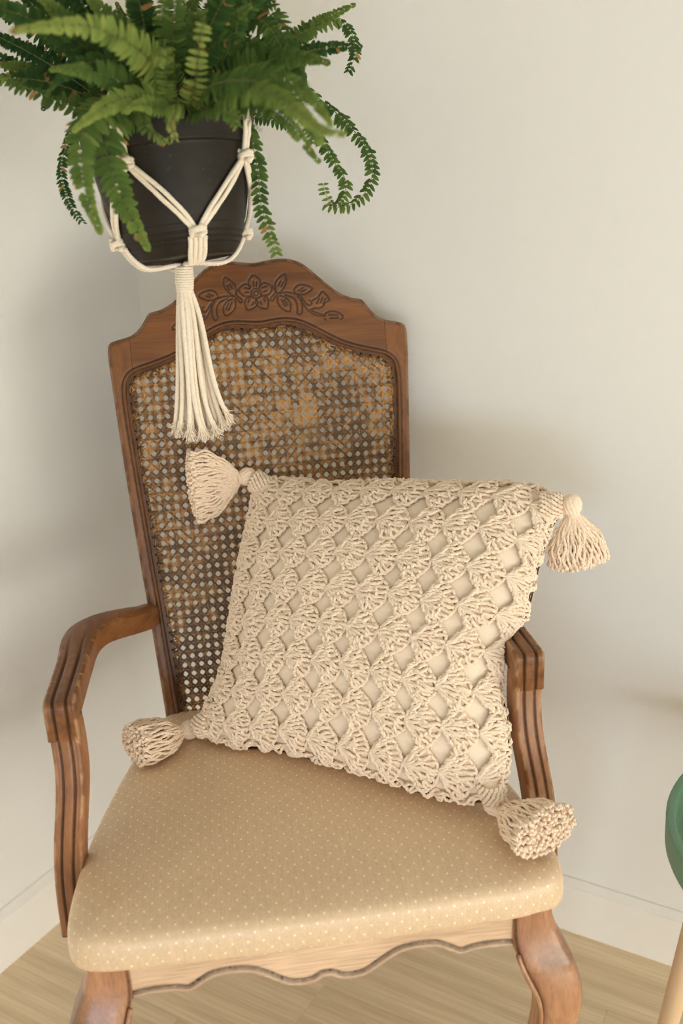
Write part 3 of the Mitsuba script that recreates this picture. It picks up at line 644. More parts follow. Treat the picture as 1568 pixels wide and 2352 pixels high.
# the edging: a plaited rim all round
parts = []
q = np.linspace(0, 1, 420)
per = np.vstack([np.c_[q, 0 * q], np.c_[0 * q + 1, q], np.c_[1 - q, 0 * q + 1], np.c_[0 * q, 1 - q]])
for k in range(4):
    ph = k * np.pi / 2; L = np.arange(len(per))
    inset = .006 + .010 * np.sin(L * (.125 + .02 * k) + ph) + .004 * np.sin(L * .31 + 3 * k); off = .0004 + .0028 * np.cos(L * (.25 + .03 * k) + 2 * ph)
    s = np.clip(per[:, 0], inset, 1 - inset); t = np.clip(per[:, 1], inset, 1 - inset)
    for a in range(4):
        sl = slice(a * 420, a * 420 + 420)
        parts.append(tube(pillow(s[sl], t[sl], off[sl] + .0012), .0021, 6, ply=2, pitch=.010, depth=.30))
v, f = join(parts); put('crochet_pillow__edging', (v, f), 'crochet_yarn', smooth=True); label('crochet_pillow__edging', 'plaited crochet edge')
# backs of the cover, plain
v = pillow(ss, tt, .003, .034 + .060 * tt ** 4, -1).reshape(-1, 3); put('crochet_pillow__back_panel', (v, F), 'crochet_yarn', smooth=True)

def ball(c, r, axis, lumps=16, amp=.035, squash=1.08):
    m = trimesh.creation.icosphere(4, 1.0); p = m.vertices
    a = axis / np.linalg.norm(axis); e = np.cross(a, V(0, 0, 1)); e /= np.linalg.norm(e); h = np.cross(a, e)
    x, y, z = p @ e, p @ h, p @ a
    ang = np.arctan2(y, x)
    k = 1 + amp * np.cos(lumps * ang + 5 * z) * np.sqrt(np.clip(1 - z * z, 0, 1)) + .03 * (meshkit.noise(p * 6) - .5)
    return c + r * k[:, None] * (x[:, None] * e + y[:, None] * h + z[:, None] * a * squash), m.faces
def tassel(key, p0, p1, R1, R2, r_ball, n, across=None, floor_z=None, clampback=False, lab=None, flare=1.2):
    a = p1 - p0; L = np.linalg.norm(a); a /= L
    e = across - (across @ a) * a if across is not None else np.cross(a, V(0, 0, 1)); e /= np.linalg.norm(e); h = np.cross(a, e)
    v, f = ball(p0, r_ball, a); put(key, (v, f), 'tassel_yarn', smooth=True); label(key, lab or 'yarn tassel with a wound ball head')
    nk = p0 + a * r_ball * .98
    cp = nk + .0078 * (np.cos(np.linspace(0, 4 * np.pi, 50))[:, None] * e + np.sin(np.linspace(0, 4 * np.pi, 50))[:, None] * h) + np.linspace(-.0015, .0015, 50)[:, None] * a
    v, f = tube(cp, .0016, 6, ply=2, pitch=.008); put(key + '__neck_tie', (v, f), 'tassel_yarn', smooth=True)
    parts = []; SL = L - r_ball
    for k in range(n):
        rad = math.sqrt((k + .5) / n); ang = k * 2.39996
        x, y = rad * math.cos(ang), rad * math.sin(ang)
        q = np.linspace(0, 1, 26)
        spread = .15 + .85 * np.sin(np.clip(q * flare, 0, 1) * np.pi / 2) ** .9
        ln = SL * (1.0 - .10 * rad ** 2 + rng.uniform(-.04, .05)) * (1.02)
        w1, w2 = rng.uniform(0, 6, 2)
        lat = .0016 * np.sin(q * 15 + w1) * np.clip(q * 3, 0, 1); la2 = .0016 * np.cos(q * 13 + w2) * np.clip(q * 3, 0, 1)
        P = nk + a * (q * ln)[:, None] + e * (x * R1 * spread + lat)[:, None] + h * (y * R2 * spread + la2)[:, None]
        if floor_z is not None: P[:, 2] = np.maximum(P[:, 2], floor_z + .0016 * (1 + .6 * np.sin(w1 + q * 4)))
        if clampback:
            l = (P - O0); yb = -(l @ FW); zb = P[:, 2]; lim = (zb - H0) * math.tan(REC) - .004 - .002 * abs(math.sin(w1)); P = P + FW * np.maximum(yb - lim, 0)[:, None]
        r = .00182 * np.where(q > .88, 1.3, 1.) * rng.uniform(.9, 1.12)
        parts.append(tube(P, r, 7, ply=2, pitch=.0115, depth=.34, phase=w2))
    v, f = join(parts); put(key + '__fringe', (v, f), 'tassel_yarn', smooth=True); label(key + '__fringe', kind='stuff')
BKX = EX
specs = [((.056, .016), .0135, 280, EX * .25 + V(0, 0, 1), None, True, 'tassel fanned out against the cane back'), ((.040, .024), .0135, 220, EX, None, False, 'tassel hanging beside the wall'),
         ((.036, .028), .0135, 200, None, .5155, False, 'tassel lying at the back of the seat'), ((.046, .028), .0150, 290, None, .5155, False, 'tassel lying near the seat front, its cut ends turned to the viewer')]
corner_st = [(0, 0), (1, 0), (0, 1), (1, 1)]
for (d_, sp, cst) in zip(TASSELS, specs, corner_st):
    d_ = np.array(d_) * 1e-3; p0, p1 = d_[:3], d_[3:]
    (R1, R2), rb, n, ac, fz, cb, lab = sp
    key = numbered('crochet_pillow__tassel'); tassel(key, p0, p1, R1, R2, rb, n, ac, fz, cb, lab, {(0, 0): 1.15, (1, 0): 1.15, (0, 1): 1.6, (1, 1): .98}[cst])
    # the gathered corner of the cover, wound with yarn
    cp = pillow(np.array(.035 if cst[0] == 0 else .965), np.array(.035 if cst[1] == 0 else .965), np.array(.0)); c = cp * .88 + p0 * .12
    parts = []
    ax_ = p0 - cp; ax_ /= np.linalg.norm(ax_); e = np.cross(ax_, V(.3, .2, 1)); e /= np.linalg.norm(e); h = np.cross(ax_, e)
    Lc = np.linalg.norm(p0 - cp)
    for k in range(15):
        ph = k * 2 * np.pi / 15; q = np.linspace(-.75, .70, 18)
        rr = .0158 * np.sqrt(np.clip(1 - (q * .62) ** 2, 0, 1)) * (1 + .06 * np.sin(q * 9 + k))
        P = c + ax_ * (q * .019)[:, None] + rr[:, None] * (np.cos(ph + q * .8)[:, None] * e + np.sin(ph + q * .8)[:, None] * h)
        parts.append(tube(P, .0023, 7, ply=2, pitch=.010, depth=.32))
    parts.append((trimesh.creation.icosphere(2, .0148).vertices + c, trimesh.creation.icosphere(2, .0148).faces))
    v, f = join(parts); put(numbered('crochet_pillow__gathered_corner'), (v, f), 'crochet_yarn', smooth=True)

# ------------------------------------------------------------------ the hanging pot, its macrame hanger and the fern
POT_O, POT_A, POT_E, POT_F = V(-.1812, 1.2677, 1.2725), V(-.0755, .1479, .9861), V(.9884, .1416, .0545), V(.1316, -.9788, .1568)
PROF = np.array([(.0677, .1039), (.0603, .1044), (.0299, .1002), (.0268, .0965), (.0052, .0929), (-.0231, .0876), (-.0493, .0808), (-.0703, .0729), (-.0840, .0656), (-.0929, .0593)])
def prad(h): return np.interp(-np.asarray(h, float), -PROF[:, 0], PROF[:, 1])
def PF(phi, h, off=0.):
    phi, h = np.broadcast_arrays(np.asarray(phi, float), np.asarray(h, float)); r = prad(h) + off
    return POT_O + POT_A * h[..., None] + POT_E * (r * np.sin(phi))[..., None] + POT_F * (r * np.cos(phi))[..., None]
def lathe(prof, n=96):
    th = np.arange(n) * 2 * np.pi / n
    return loft([POT_O + POT_A * h + r * (np.sin(th)[:, None] * POT_E + np.cos(th)[:, None] * POT_F) for h, r in prof], cap=True)
hs = np.r_[np.linspace(-.0929, -.0865, 4), np.linspace(-.086, .0245, 70)]
body = [(-.0929, .0005), (-.0929, .0560), (-.0920, .0588)]
def ridge(h): return .0011 * (np.exp(-((h + .0795) / .0010) ** 2) + np.exp(-((h + .0735) / .0010) ** 2) + np.exp(-((h + .0675) / .0010) ** 2)) + .0009 * (1 / (1 + np.exp((h + .0585) / .0004)))
for h in np.unique(np.r_[hs[1:], np.linspace(-.083, -.056, 55)]): body.append((h, prad(h) - .0012 + ridge(h)))
body += [(.0268, .0955), (.0276, .0962), (.0282, .0990), (.0300, .1000), (.0318, .0996), (.0325, .1003), (.0600, .1040), (.0640, .1046), (.0676, .1040), (.0684, .1030), (.0676, .1012), (.0500, .0985), (.0420, .0970)]
v, f = lathe(body + [(.0420, .0005)])
v, f = v[:-2], f[(f < len(v) - 2).all(1)]
put('plant_pot', (v, f), 'pot_plastic', smooth=True); label('plant_pot', 'dark brown plastic flower pot with grooved bands held by the macrame hanger', 'flower pot')
v, f = lathe([(.0425, .0965), (.046, .09), (.050, .06), (.052, .02), (.052, .0005)]); put('plant_pot__soil', (v, f), 'potting_soil', smooth=True)

label('macrame_hanger', 'cream cotton macrame hanger with knots and a long tassel around the dark pot', 'plant hanger')
CRD = .0028
def cord(key, P, r=CRD, **k):
    v, f = tube(P, r, 9, ply=3, pitch=.0125, depth=.13, **k); put(numbered(key), (v, f), 'cotton_cord', smooth=True)
def knot(key, c, axis, R=.0072, turns=2.2, r=.0030, stretch=.010):
    a = axis / np.linalg.norm(axis); e = np.cross(a, V(.2, .9, .3)); e /= np.linalg.norm(e); h = np.cross(a, e)
    parts = []
    for o, tl in ((0, .35), (2.1, -.3), (4.2, .1)):
        q = np.linspace(0, 2 * np.pi * turns / 2, 34)
        P = c + R * (np.cos(q + o)[:, None] * e + np.sin(q + o)[:, None] * h) + a * ((q / q[-1] - .5) * stretch + tl * R * np.sin(q + o))[:, None]
        parts.append(tube(P, r, 8, ply=3, pitch=.0125, depth=.13))
    v, f = join(parts); put(numbered(key), (v, f), 'cotton_cord', smooth=True)
GATHER, TOPG = V(-.1775, 1.2520, 1.1735), V(-.1576, 1.268, 1.494)
UP_PHI = [-.533 + k * math.pi / 2 for k in range(4)]; LO_PHI = [.235 + k * math.pi / 2 for k in range(4)]; HU, HL = .0115, -.0705
for k in range(4):
    pu, plow, pl2 = UP_PHI[k], LO_PHI[k], LO_PHI[k] - math.pi / 2
    q = np.linspace(0, 1, 30)
    for (pa, pb) in ((pu, plow), (pu, pl2)):
        for o in (-.0039, .0039):
            hh = HU + (HL - HU) * q; ph = pa + (pb - pa) * q
            d = np.sign(pb - pa)
            tap = np.sin(q * np.pi) ** .5
            cord('macrame_hanger__cord', PF(ph + o * tap / .09 * .75 , hh + d * o * tap * .55, .0034))
    kc = PF(pu, HU, .0055); knot('macrame_hanger__knot', kc, POT_A, .0070)
    kc = PF(plow, HL + .002, .0050); knot('macrame_hanger__knot', kc, POT_A, .0078)
    # above the upper knot: two cords over the rim, then up to the gathering
    for o in (-.030, .030):
        a0 = PF(pu + o * .6, HU + .004, .0042); a1 = PF(pu + o * 1.2, .034, .0042); a2 = PF(pu + o * 1.3, .064, .0044)
        a3 = a2 + (TOPG - a2) * .12 + POT_A * .02; a4 = a2 + (TOPG - a2) * .5 + POT_A * .006
        cord('macrame_hanger__cord', spline([a0, a1, a2, a3, a4, TOPG + .003 * V(math.cos(pu), math.sin(pu), 0)], 70))
    # below the lower knot: four cords round the foot of the pot to the middle
    for o in (-.0093, -.0031, .0031, .0093):
        b0 = PF(plow + o / .075, HL - .004, .0032); b1 = PF(plow + o / .075, -.0840, .0032); b2 = PF(plow + o / .066, -.0925, .0022)
        b3 = POT_O - POT_A * .0975 + (b2 - (POT_O - POT_A * .0925)) * .90; b4 = POT_O - POT_A * .1000 + (b2 - (POT_O - POT_A * .0925)) * .45
        cord('macrame_hanger__cord', spline([b0, b1, b2, b3, b4, GATHER + (b4 - GATHER) * .14 + V(0, 0, .001)], 40))
# upper gathering and the rope to the ceiling
for o in range(5):
    q = np.linspace(0, 1, 60); a = o * 2 * np.pi / 5 + q * 9
    top = V(TOPG[0], TOPG[1], CEIL - .03)
    P = TOPG + (top - TOPG) * q[:, None] + .0036 * np.stack([np.cos(a), np.sin(a), 0 * a], 1)
    cord('macrame_hanger__cord', P)
knot('macrame_hanger__knot', TOPG, V(0, 0, 1), .0085, 4, .003, .03)
hk = spline([[TOPG[0], TOPG[1], CEIL], [TOPG[0], TOPG[1], CEIL - .02], [TOPG[0] + .012, TOPG[1], CEIL - .032], [TOPG[0], TOPG[1], CEIL - .046], [TOPG[0] - .012, TOPG[1], CEIL - .034]], 40)
put('ceiling_hook', tube(hk, .003, 10), 'dark_metal', smooth=True); label('ceiling_hook', 'small dark hook in the ceiling above the fern', 'hook')
# the wound collar and the tassel under the pot
wt, wb = V(-.1776, 1.2520, 1.1740), V(-.1790, 1.2510, 1.1440)
parts = []
q = np.linspace(0, 10 * 2 * np.pi, 420); c = wt + (wb - wt) * (q / q[-1])[:, None]
rad = .0092 + .0008 * np.sin(q / q[-1] * np.pi)
parts.append(tube(c + rad[:, None] * np.stack([np.cos(q), np.sin(q), 0 * q], 1), .00185, 7, ply=3, pitch=.007, depth=.14))
ms = trimesh.creation.cylinder(.0086, segment=[wt, wb], sections=24); parts.append((ms.vertices, ms.faces))
v, f = join(parts); put('macrame_hanger__wound_collar', (v, f), 'cotton_cord', smooth=True); label('macrame_hanger__wound_collar', 'cord wound tightly above the tassel')
ends = [(-.2068, 0, .965), (-.2000, -.006, .962), (-.1925, .004, .960), (-.1855, -.007, .9585), (-.1785, .003, .958), (-.1715, -.005, .957), (-.1645, .004, .9565), (-.1590, -.004, .959), (-.1420, -.002, .975), (-.1500, .006, .966),
        (-.1960, .010, .962), (-.1820, .012, .960), (-.1690, .011, .958), (-.1560, .012, .960), (-.1880, -.012, .960), (-.1740, -.012, .958)]
for k, (x, y, z) in enumerate(ends):
    a = k * 2.4; s0 = V(-.1790 + .0068 * (x + .175) / .033, 1.251 + y * .55, 1.1455); e = V(x, 1.251 + y, z + .016)
    kn = V(-.1785 + (x + .1775) * .33, 1.251 + y * .9, 1.128)
    m = V(s0[0] * .52 + e[0] * .48 + .002 * math.sin(a), 1.251 + y * 1.15, 1.060)
    P = spline([s0, kn, m, e], 90)
    v, f = tube(P, .00305, 10, ply=4, pitch=.017, depth=.10); key = numbered('macrame_hanger__tassel_cord'); put(key, (v, f), 'cotton_cord', smooth=True)
    t = P[-1] - P[-4]; t /= np.linalg.norm(t); fr = []
    for q in range(60):
        d = t + rng.normal(0, .40, 3); d /= np.linalg.norm(d); L = rng.uniform(.014, .024)
        st = P[-1] - t * .004 + rng.normal(0, .0011, 3)
        fr.append(tube(np.stack([st, st + t * L * .4 + d * L * .15, st + t * L * .5 + d * L * .55]), [.0008, .0007, .00035], 4, cap=False))
    v, f = join(fr); put(key + '__frayed_end', (v, f), 'cotton_cord', smooth=True); label(key + '__frayed_end', kind='stuff')

label('fern', 'lush green fern with arching and drooping fronds growing in the dark hanging pot', 'fern')
FRONDS=[
([-164,1251,1346,-181,1219,1348,-201,1178,1349,-216,1138,1342,-224,1111,1324,-223,1096,1302,-218,1091,1282,-212,1087,1262,-205,1084,1243,-196,1081,1223,-187,1080,1204],26.0,0.5),
([-173,1263,1350,-187,1221,1354,-204,1175,1355,-219,1132,1351,-232,1098,1340,-241,1077,1323,-244,1066,1303,-243,1060,1284,-240,1053,1264,-234,1046,1246,-227,1040,1227],23.7,0.5),
([-191,1314,1346,-214,1326,1348,-238,1324,1349,-261,1314,1347,-282,1301,1340,-299,1288,1328,-312,1280,1310,-317,1275,1289,-313,1265,1268,-303,1249,1248,-291,1242,1230],10.0,0.25),
([-182,1294,1348,-206,1297,1356,-231,1299,1362,-255,1301,1368,-279,1303,1374,-303,1306,1383,-326,1309,1392,-348,1313,1403,-370,1317,1414,-392,1321,1426,-414,1325,1437],21.0,0.25),
([-180,1271,1343,-201,1262,1347,-221,1249,1349,-241,1233,1351,-259,1215,1353,-276,1199,1357,-294,1191,1364,-313,1194,1373,-334,1203,1383,-354,1210,1394,-371,1207,1403],14.8,0.45),
([-184,1350,1357,-210,1357,1370,-236,1367,1384,-262,1378,1399,-287,1389,1414,-311,1397,1431,-334,1403,1448,-358,1408,1463,-383,1413,1477,-409,1417,1490,-435,1421,1502],21.0,0.2),
([-184,1350,1357,-211,1382,1372,-236,1407,1388,-260,1426,1405,-282,1441,1423,-303,1453,1441,-325,1463,1459,-347,1473,1477,-369,1484,1495,-390,1494,1514,-411,1507,1534],20.6,0.15),
([-159,1244,1355,-159,1173,1370,-161,1112,1381,-167,1062,1389,-174,1023,1396,-185,995,1402,-198,977,1406,-212,964,1407,-228,955,1406,-244,948,1404,-259,942,1402],20.6,0.8),
([-160,1232,1352,-161,1194,1361,-162,1164,1370,-165,1140,1378,-170,1121,1385,-175,1107,1392,-181,1096,1399,-189,1088,1405,-197,1082,1410,-207,1078,1414,-218,1074,1416],20.7,0.4),
([-153,1231,1350,-155,1165,1353,-162,1124,1355,-171,1102,1357,-182,1091,1357,-193,1083,1355,-204,1073,1351,-214,1063,1346,-223,1054,1339,-232,1046,1332,-241,1042,1325],18.6,0.75),
([-162,1220,1350,-170,1188,1354,-178,1161,1359,-187,1138,1364,-196,1119,1369,-205,1103,1373,-214,1088,1377,-224,1074,1379,-234,1062,1380,-245,1054,1381,-257,1051,1381],19.7,0.4),
([-151,1208,1344,-138,1143,1349,-130,1099,1355,-124,1072,1361,-120,1058,1368,-118,1051,1376,-116,1048,1384,-114,1047,1392,-112,1047,1400,-110,1049,1408,-107,1053,1416],14.7,0.8),
([-131,1208,1345,-108,1115,1351,-87,1047,1352,-68,1000,1351,-52,967,1347,-38,943,1340,-26,925,1331,-16,911,1322,-6,901,1313,6,893,1307,20,887,1305],18.3,0.65),
([-146,1209,1348,-123,1109,1357,-102,1048,1360,-83,1015,1360,-66,998,1358,-50,987,1353,-36,974,1345,-24,958,1335,-14,942,1324,-6,934,1312,-1,938,1299],16.3,0.45),
([-145,1339,1355,-120,1349,1384,-85,1352,1394,-49,1351,1390,-17,1345,1372,11,1337,1349,36,1328,1324,56,1318,1294,57,1306,1260,33,1297,1235,0,1297,1235],14.1,0.4),
([-140,1338,1352,-116,1345,1372,-87,1347,1378,-57,1345,1372,-33,1339,1356,-15,1331,1333,0,1323,1309,13,1314,1284,26,1305,1259,16,1298,1237,-2,1305,1259],13.0,0.45),
([-147,1362,1361,-125,1370,1379,-101,1382,1393,-76,1394,1407,-50,1403,1419,-26,1408,1433,-7,1415,1454,20,1418,1460,42,1412,1443,47,1403,1417,35,1394,1392],13.4,0.3),
([-127,1315,1347,-103,1287,1348,-91,1270,1333,-85,1261,1315,-82,1255,1297,-79,1249,1278,-78,1242,1259,-77,1236,1241,-73,1229,1223,-67,1223,1205,-62,1217,1187],15.0,0.4),
([-153,1319,1359,-152,1323,1375,-148,1323,1391,-141,1319,1405,-132,1313,1419,-121,1308,1431,-109,1306,1441,-96,1307,1450,-81,1310,1457,-65,1313,1462,-49,1313,1465],14.6,0.55),
([-140,1296,1355,-128,1278,1366,-119,1269,1391,-109,1263,1418,-95,1253,1438,-73,1233,1441,-52,1213,1427,-41,1208,1407,-32,1202,1386,-23,1194,1366,-22,1187,1344],16.8,0.4),
([-153,1186,1341,-166,1186,1353,-176,1180,1357,-184,1169,1355,-188,1155,1349,-189,1142,1341,-187,1132,1332,-183,1126,1325,-176,1125,1320,-170,1125,1316,-164,1122,1310],11.2,0.6),
([-153,1186,1341,-152,1148,1349,-150,1121,1349,-148,1103,1345,-148,1091,1338,-150,1082,1333,-152,1077,1328,-151,1073,1323,-149,1072,1318,-148,1071,1315,-155,1070,1314],7.1,0.9),
([-142,1358,1350,-132,1367,1351,-122,1373,1351,-111,1377,1350,-100,1379,1349,-90,1379,1347,-79,1378,1344,-69,1376,1341,-58,1374,1337,-48,1373,1334,-38,1372,1330],12.3,0.35),
([-161,1251,1346,-160,1215,1357,-160,1190,1369,-160,1175,1380,-161,1168,1392,-162,1167,1404,-163,1169,1417,-164,1174,1430,-164,1179,1443,-163,1184,1456,-159,1188,1468],14.2,0.55),
([-161,1207,1342,-161,1171,1339,-160,1142,1344,-158,1120,1353,-156,1103,1364,-154,1091,1376,-153,1081,1387,-152,1074,1394,-152,1067,1397,-153,1060,1392,-155,1051,1380],11.5,0.6),
([-161,1294,1348,-158,1304,1364,-156,1315,1379,-156,1327,1395,-156,1339,1410,-158,1352,1426,-160,1365,1443,-162,1377,1459,-166,1390,1475,-169,1402,1492,-172,1413,1508],19.4,0.3),
([-159,1316,1352,-152,1333,1366,-145,1349,1381,-139,1364,1396,-133,1379,1412,-129,1393,1428,-124,1407,1444,-121,1420,1461,-118,1432,1478,-116,1445,1495,-115,1457,1513],19.9,0.25),
([-156,1295,1351,-142,1291,1360,-128,1288,1369,-115,1287,1378,-102,1287,1387,-89,1286,1397,-77,1285,1406,-65,1282,1417,-55,1279,1428,-48,1280,1441,-44,1289,1456],15.4,0.35),
([-156,1295,1351,-142,1288,1363,-128,1275,1372,-113,1260,1377,-97,1242,1380,-82,1224,1382,-66,1207,1383,-50,1192,1385,-35,1181,1386,-25,1174,1380,-21,1172,1363],16.8,0.3),
([-167,1295,1351,-180,1294,1366,-192,1293,1381,-203,1292,1397,-214,1292,1413,-226,1293,1428,-239,1295,1443,-254,1299,1456,-270,1304,1470,-285,1310,1484,-298,1315,1499],20.6,0.35),
([-167,1295,1351,-170,1277,1364,-174,1260,1376,-178,1244,1388,-181,1229,1400,-185,1216,1411,-189,1205,1422,-192,1196,1433,-196,1190,1445,-198,1188,1457,-201,1188,1470],19.5,0.5),
([-161,1295,1351,-170,1286,1365,-179,1276,1378,-188,1265,1391,-197,1255,1404,-205,1245,1416,-214,1236,1428,-223,1227,1439,-232,1220,1450,-242,1214,1461,-252,1210,1472],20.8,0.5),
([-174,1272,1347,-182,1257,1354,-192,1246,1359,-202,1237,1364,-212,1228,1367,-223,1220,1368,-234,1211,1368,-245,1201,1367,-255,1192,1363,-264,1187,1356,-273,1188,1346],16.8,0.3),
([-177,1294,1348,-192,1297,1358,-207,1296,1366,-222,1293,1372,-237,1290,1376,-253,1286,1380,-269,1284,1382,-287,1284,1384,-304,1284,1382,-318,1283,1375,-329,1277,1360],16.6,0.3),
([-146,1251,1347,-133,1224,1351,-121,1202,1354,-109,1185,1355,-98,1170,1355,-87,1158,1354,-76,1147,1351,-66,1137,1347,-58,1130,1341,-51,1127,1335,-45,1128,1327],16.1,0.45),
([-148,1273,1348,-133,1268,1356,-116,1263,1362,-98,1257,1365,-80,1252,1366,-63,1247,1364,-47,1244,1358,-33,1241,1348,-22,1237,1336,-14,1233,1322,-11,1226,1305],13.2,0.4),
([-148,1230,1346,-138,1184,1349,-129,1153,1350,-120,1132,1350,-113,1120,1348,-107,1113,1346,-101,1110,1342,-97,1110,1338,-93,1109,1334,-90,1108,1329,-87,1106,1324],13.8,0.4),
([-161,1294,1349,-161,1307,1371,-158,1318,1390,-151,1330,1409,-141,1341,1425,-129,1352,1441,-115,1363,1455,-99,1374,1469,-82,1386,1481,-64,1398,1492,-46,1411,1502],18.2,0.3),
([-180,1316,1349,-194,1324,1359,-210,1332,1365,-227,1340,1369,-245,1346,1370,-263,1351,1368,-280,1355,1364,-295,1357,1357,-308,1357,1348,-319,1354,1336,-325,1349,1323],13.1,0.35),
([-153,1229,1344,-147,1173,1351,-147,1141,1351,-152,1124,1349,-159,1115,1347,-166,1106,1346,-171,1095,1346,-176,1085,1347,-182,1075,1347,-187,1069,1345,-194,1068,1339],16.3,0.65),
([-161,1296,1353,-165,1309,1370,-171,1320,1387,-177,1330,1403,-184,1339,1419,-191,1347,1435,-198,1355,1451,-205,1363,1467,-212,1372,1483,-218,1383,1500,-223,1395,1518],21.4,0.25),
([-156,1296,1353,-152,1302,1366,-144,1309,1379,-133,1317,1390,-119,1325,1400,-104,1332,1408,-88,1339,1413,-72,1344,1414,-57,1348,1410,-46,1350,1402,-37,1350,1388],17.0,0.3),
([-166,1251,1346,-172,1245,1355,-177,1231,1364,-182,1212,1372,-187,1189,1379,-193,1167,1383,-200,1149,1386,-210,1135,1385,-219,1124,1382,-229,1116,1377,-236,1110,1368],18.9,0.35),
([-164,1317,1352,-153,1285,1363,-143,1262,1374,-132,1245,1385,-121,1233,1396,-109,1225,1404,-95,1219,1410,-80,1214,1413,-66,1210,1411,-53,1206,1405,-44,1204,1392],16.8,0.35),
([-161,1273,1350,-161,1260,1362,-160,1248,1375,-159,1238,1388,-158,1231,1401,-156,1225,1413,-152,1222,1426,-148,1221,1438,-141,1222,1449,-133,1225,1460,-122,1230,1469],15.7,0.4),
([-131,1209,1348,-112,1135,1356,-93,1079,1361,-74,1038,1363,-57,1010,1363,-41,989,1360,-28,973,1354,-16,960,1346,-6,951,1335,2,945,1324,9,943,1313],19.0,0.5),
([-145,1297,1358,-148,1297,1360,-136,1293,1383,-116,1284,1414,-91,1270,1441,-68,1251,1452,-49,1229,1440,-36,1211,1415,-26,1202,1394,-20,1197,1373,-15,1189,1350],19.9,0.35),
([-129,1241,1347,-111,1196,1349,-92,1157,1349,-75,1124,1347,-60,1099,1342,-47,1081,1335,-36,1071,1327,-28,1068,1317,-20,1067,1306,-13,1065,1295,-5,1060,1285],16.3,0.45),
([-153,1229,1344,-137,1163,1344,-123,1120,1343,-112,1095,1341,-103,1083,1338,-95,1078,1336,-87,1077,1333,-80,1076,1329,-73,1074,1326,-66,1073,1321,-60,1071,1316],15.2,0.45),
([-156,1295,1351,-147,1299,1363,-135,1304,1378,-121,1309,1392,-105,1314,1406,-88,1317,1415,-69,1318,1419,-51,1317,1415,-34,1314,1405,-23,1308,1390,-18,1302,1371],19.9,0.25),
([-162,1220,1350,-165,1192,1361,-172,1172,1372,-182,1158,1381,-193,1149,1389,-207,1142,1394,-221,1136,1395,-236,1131,1393,-251,1127,1388,-265,1124,1381,-277,1122,1371],20.3,0.3),
([-156,1295,1351,-143,1271,1361,-132,1250,1371,-121,1233,1381,-111,1220,1392,-102,1209,1402,-95,1201,1413,-88,1196,1425,-83,1193,1436,-79,1193,1449,-77,1196,1462],20.5,0.35),
([-164,1295,1351,-170,1290,1363,-175,1285,1375,-180,1280,1387,-184,1276,1399,-187,1273,1411,-190,1270,1423,-192,1267,1436,-193,1266,1448,-194,1264,1460,-195,1263,1473],20.3,0.3),
([-167,1295,1351,-180,1315,1370,-196,1331,1387,-214,1346,1402,-233,1359,1415,-253,1371,1428,-273,1381,1440,-292,1392,1454,-309,1402,1469,-324,1412,1487,-335,1423,1507],20.6,0.25)]
rng = np.random.default_rng(23)
PT = np.array([0, .10, .28, .52, .74, .90, 1.0]); PW_ = np.array([.45, 1.0, .96, .88, .70, .42, .03])
LF = grid_faces(7, 3)
def leaflet(o, d, up, L, W, droop, curl):
    """One pinna: a blunt blade folded along its midrib, bending down and towards the frond's tip."""
    s = np.cross(up, d); n = np.cross(d, s)
    x = PT * L; y = curl * L * PT ** 2
    mid = o + d * x[:, None] + s * y[:, None] - n * (droop * L * PT ** 2)[:, None]
    w = (W * PW_ / 2)[:, None]
    return np.stack([mid + s * w + n * w * .22, mid, mid - s * w + n * w * .22], 1).reshape(-1, 3)
GREENS = np.array([(.022, .052, .018), (.044, .090, .026), (.092, .150, .036), (.175, .240, .055), (.29, .345, .085)])
def green(t): return np.array([np.interp(t, [0, .25, .5, .75, 1], GREENS[:, c]) for c in range(3)])
VIEW = V(.14, -.985, .08)
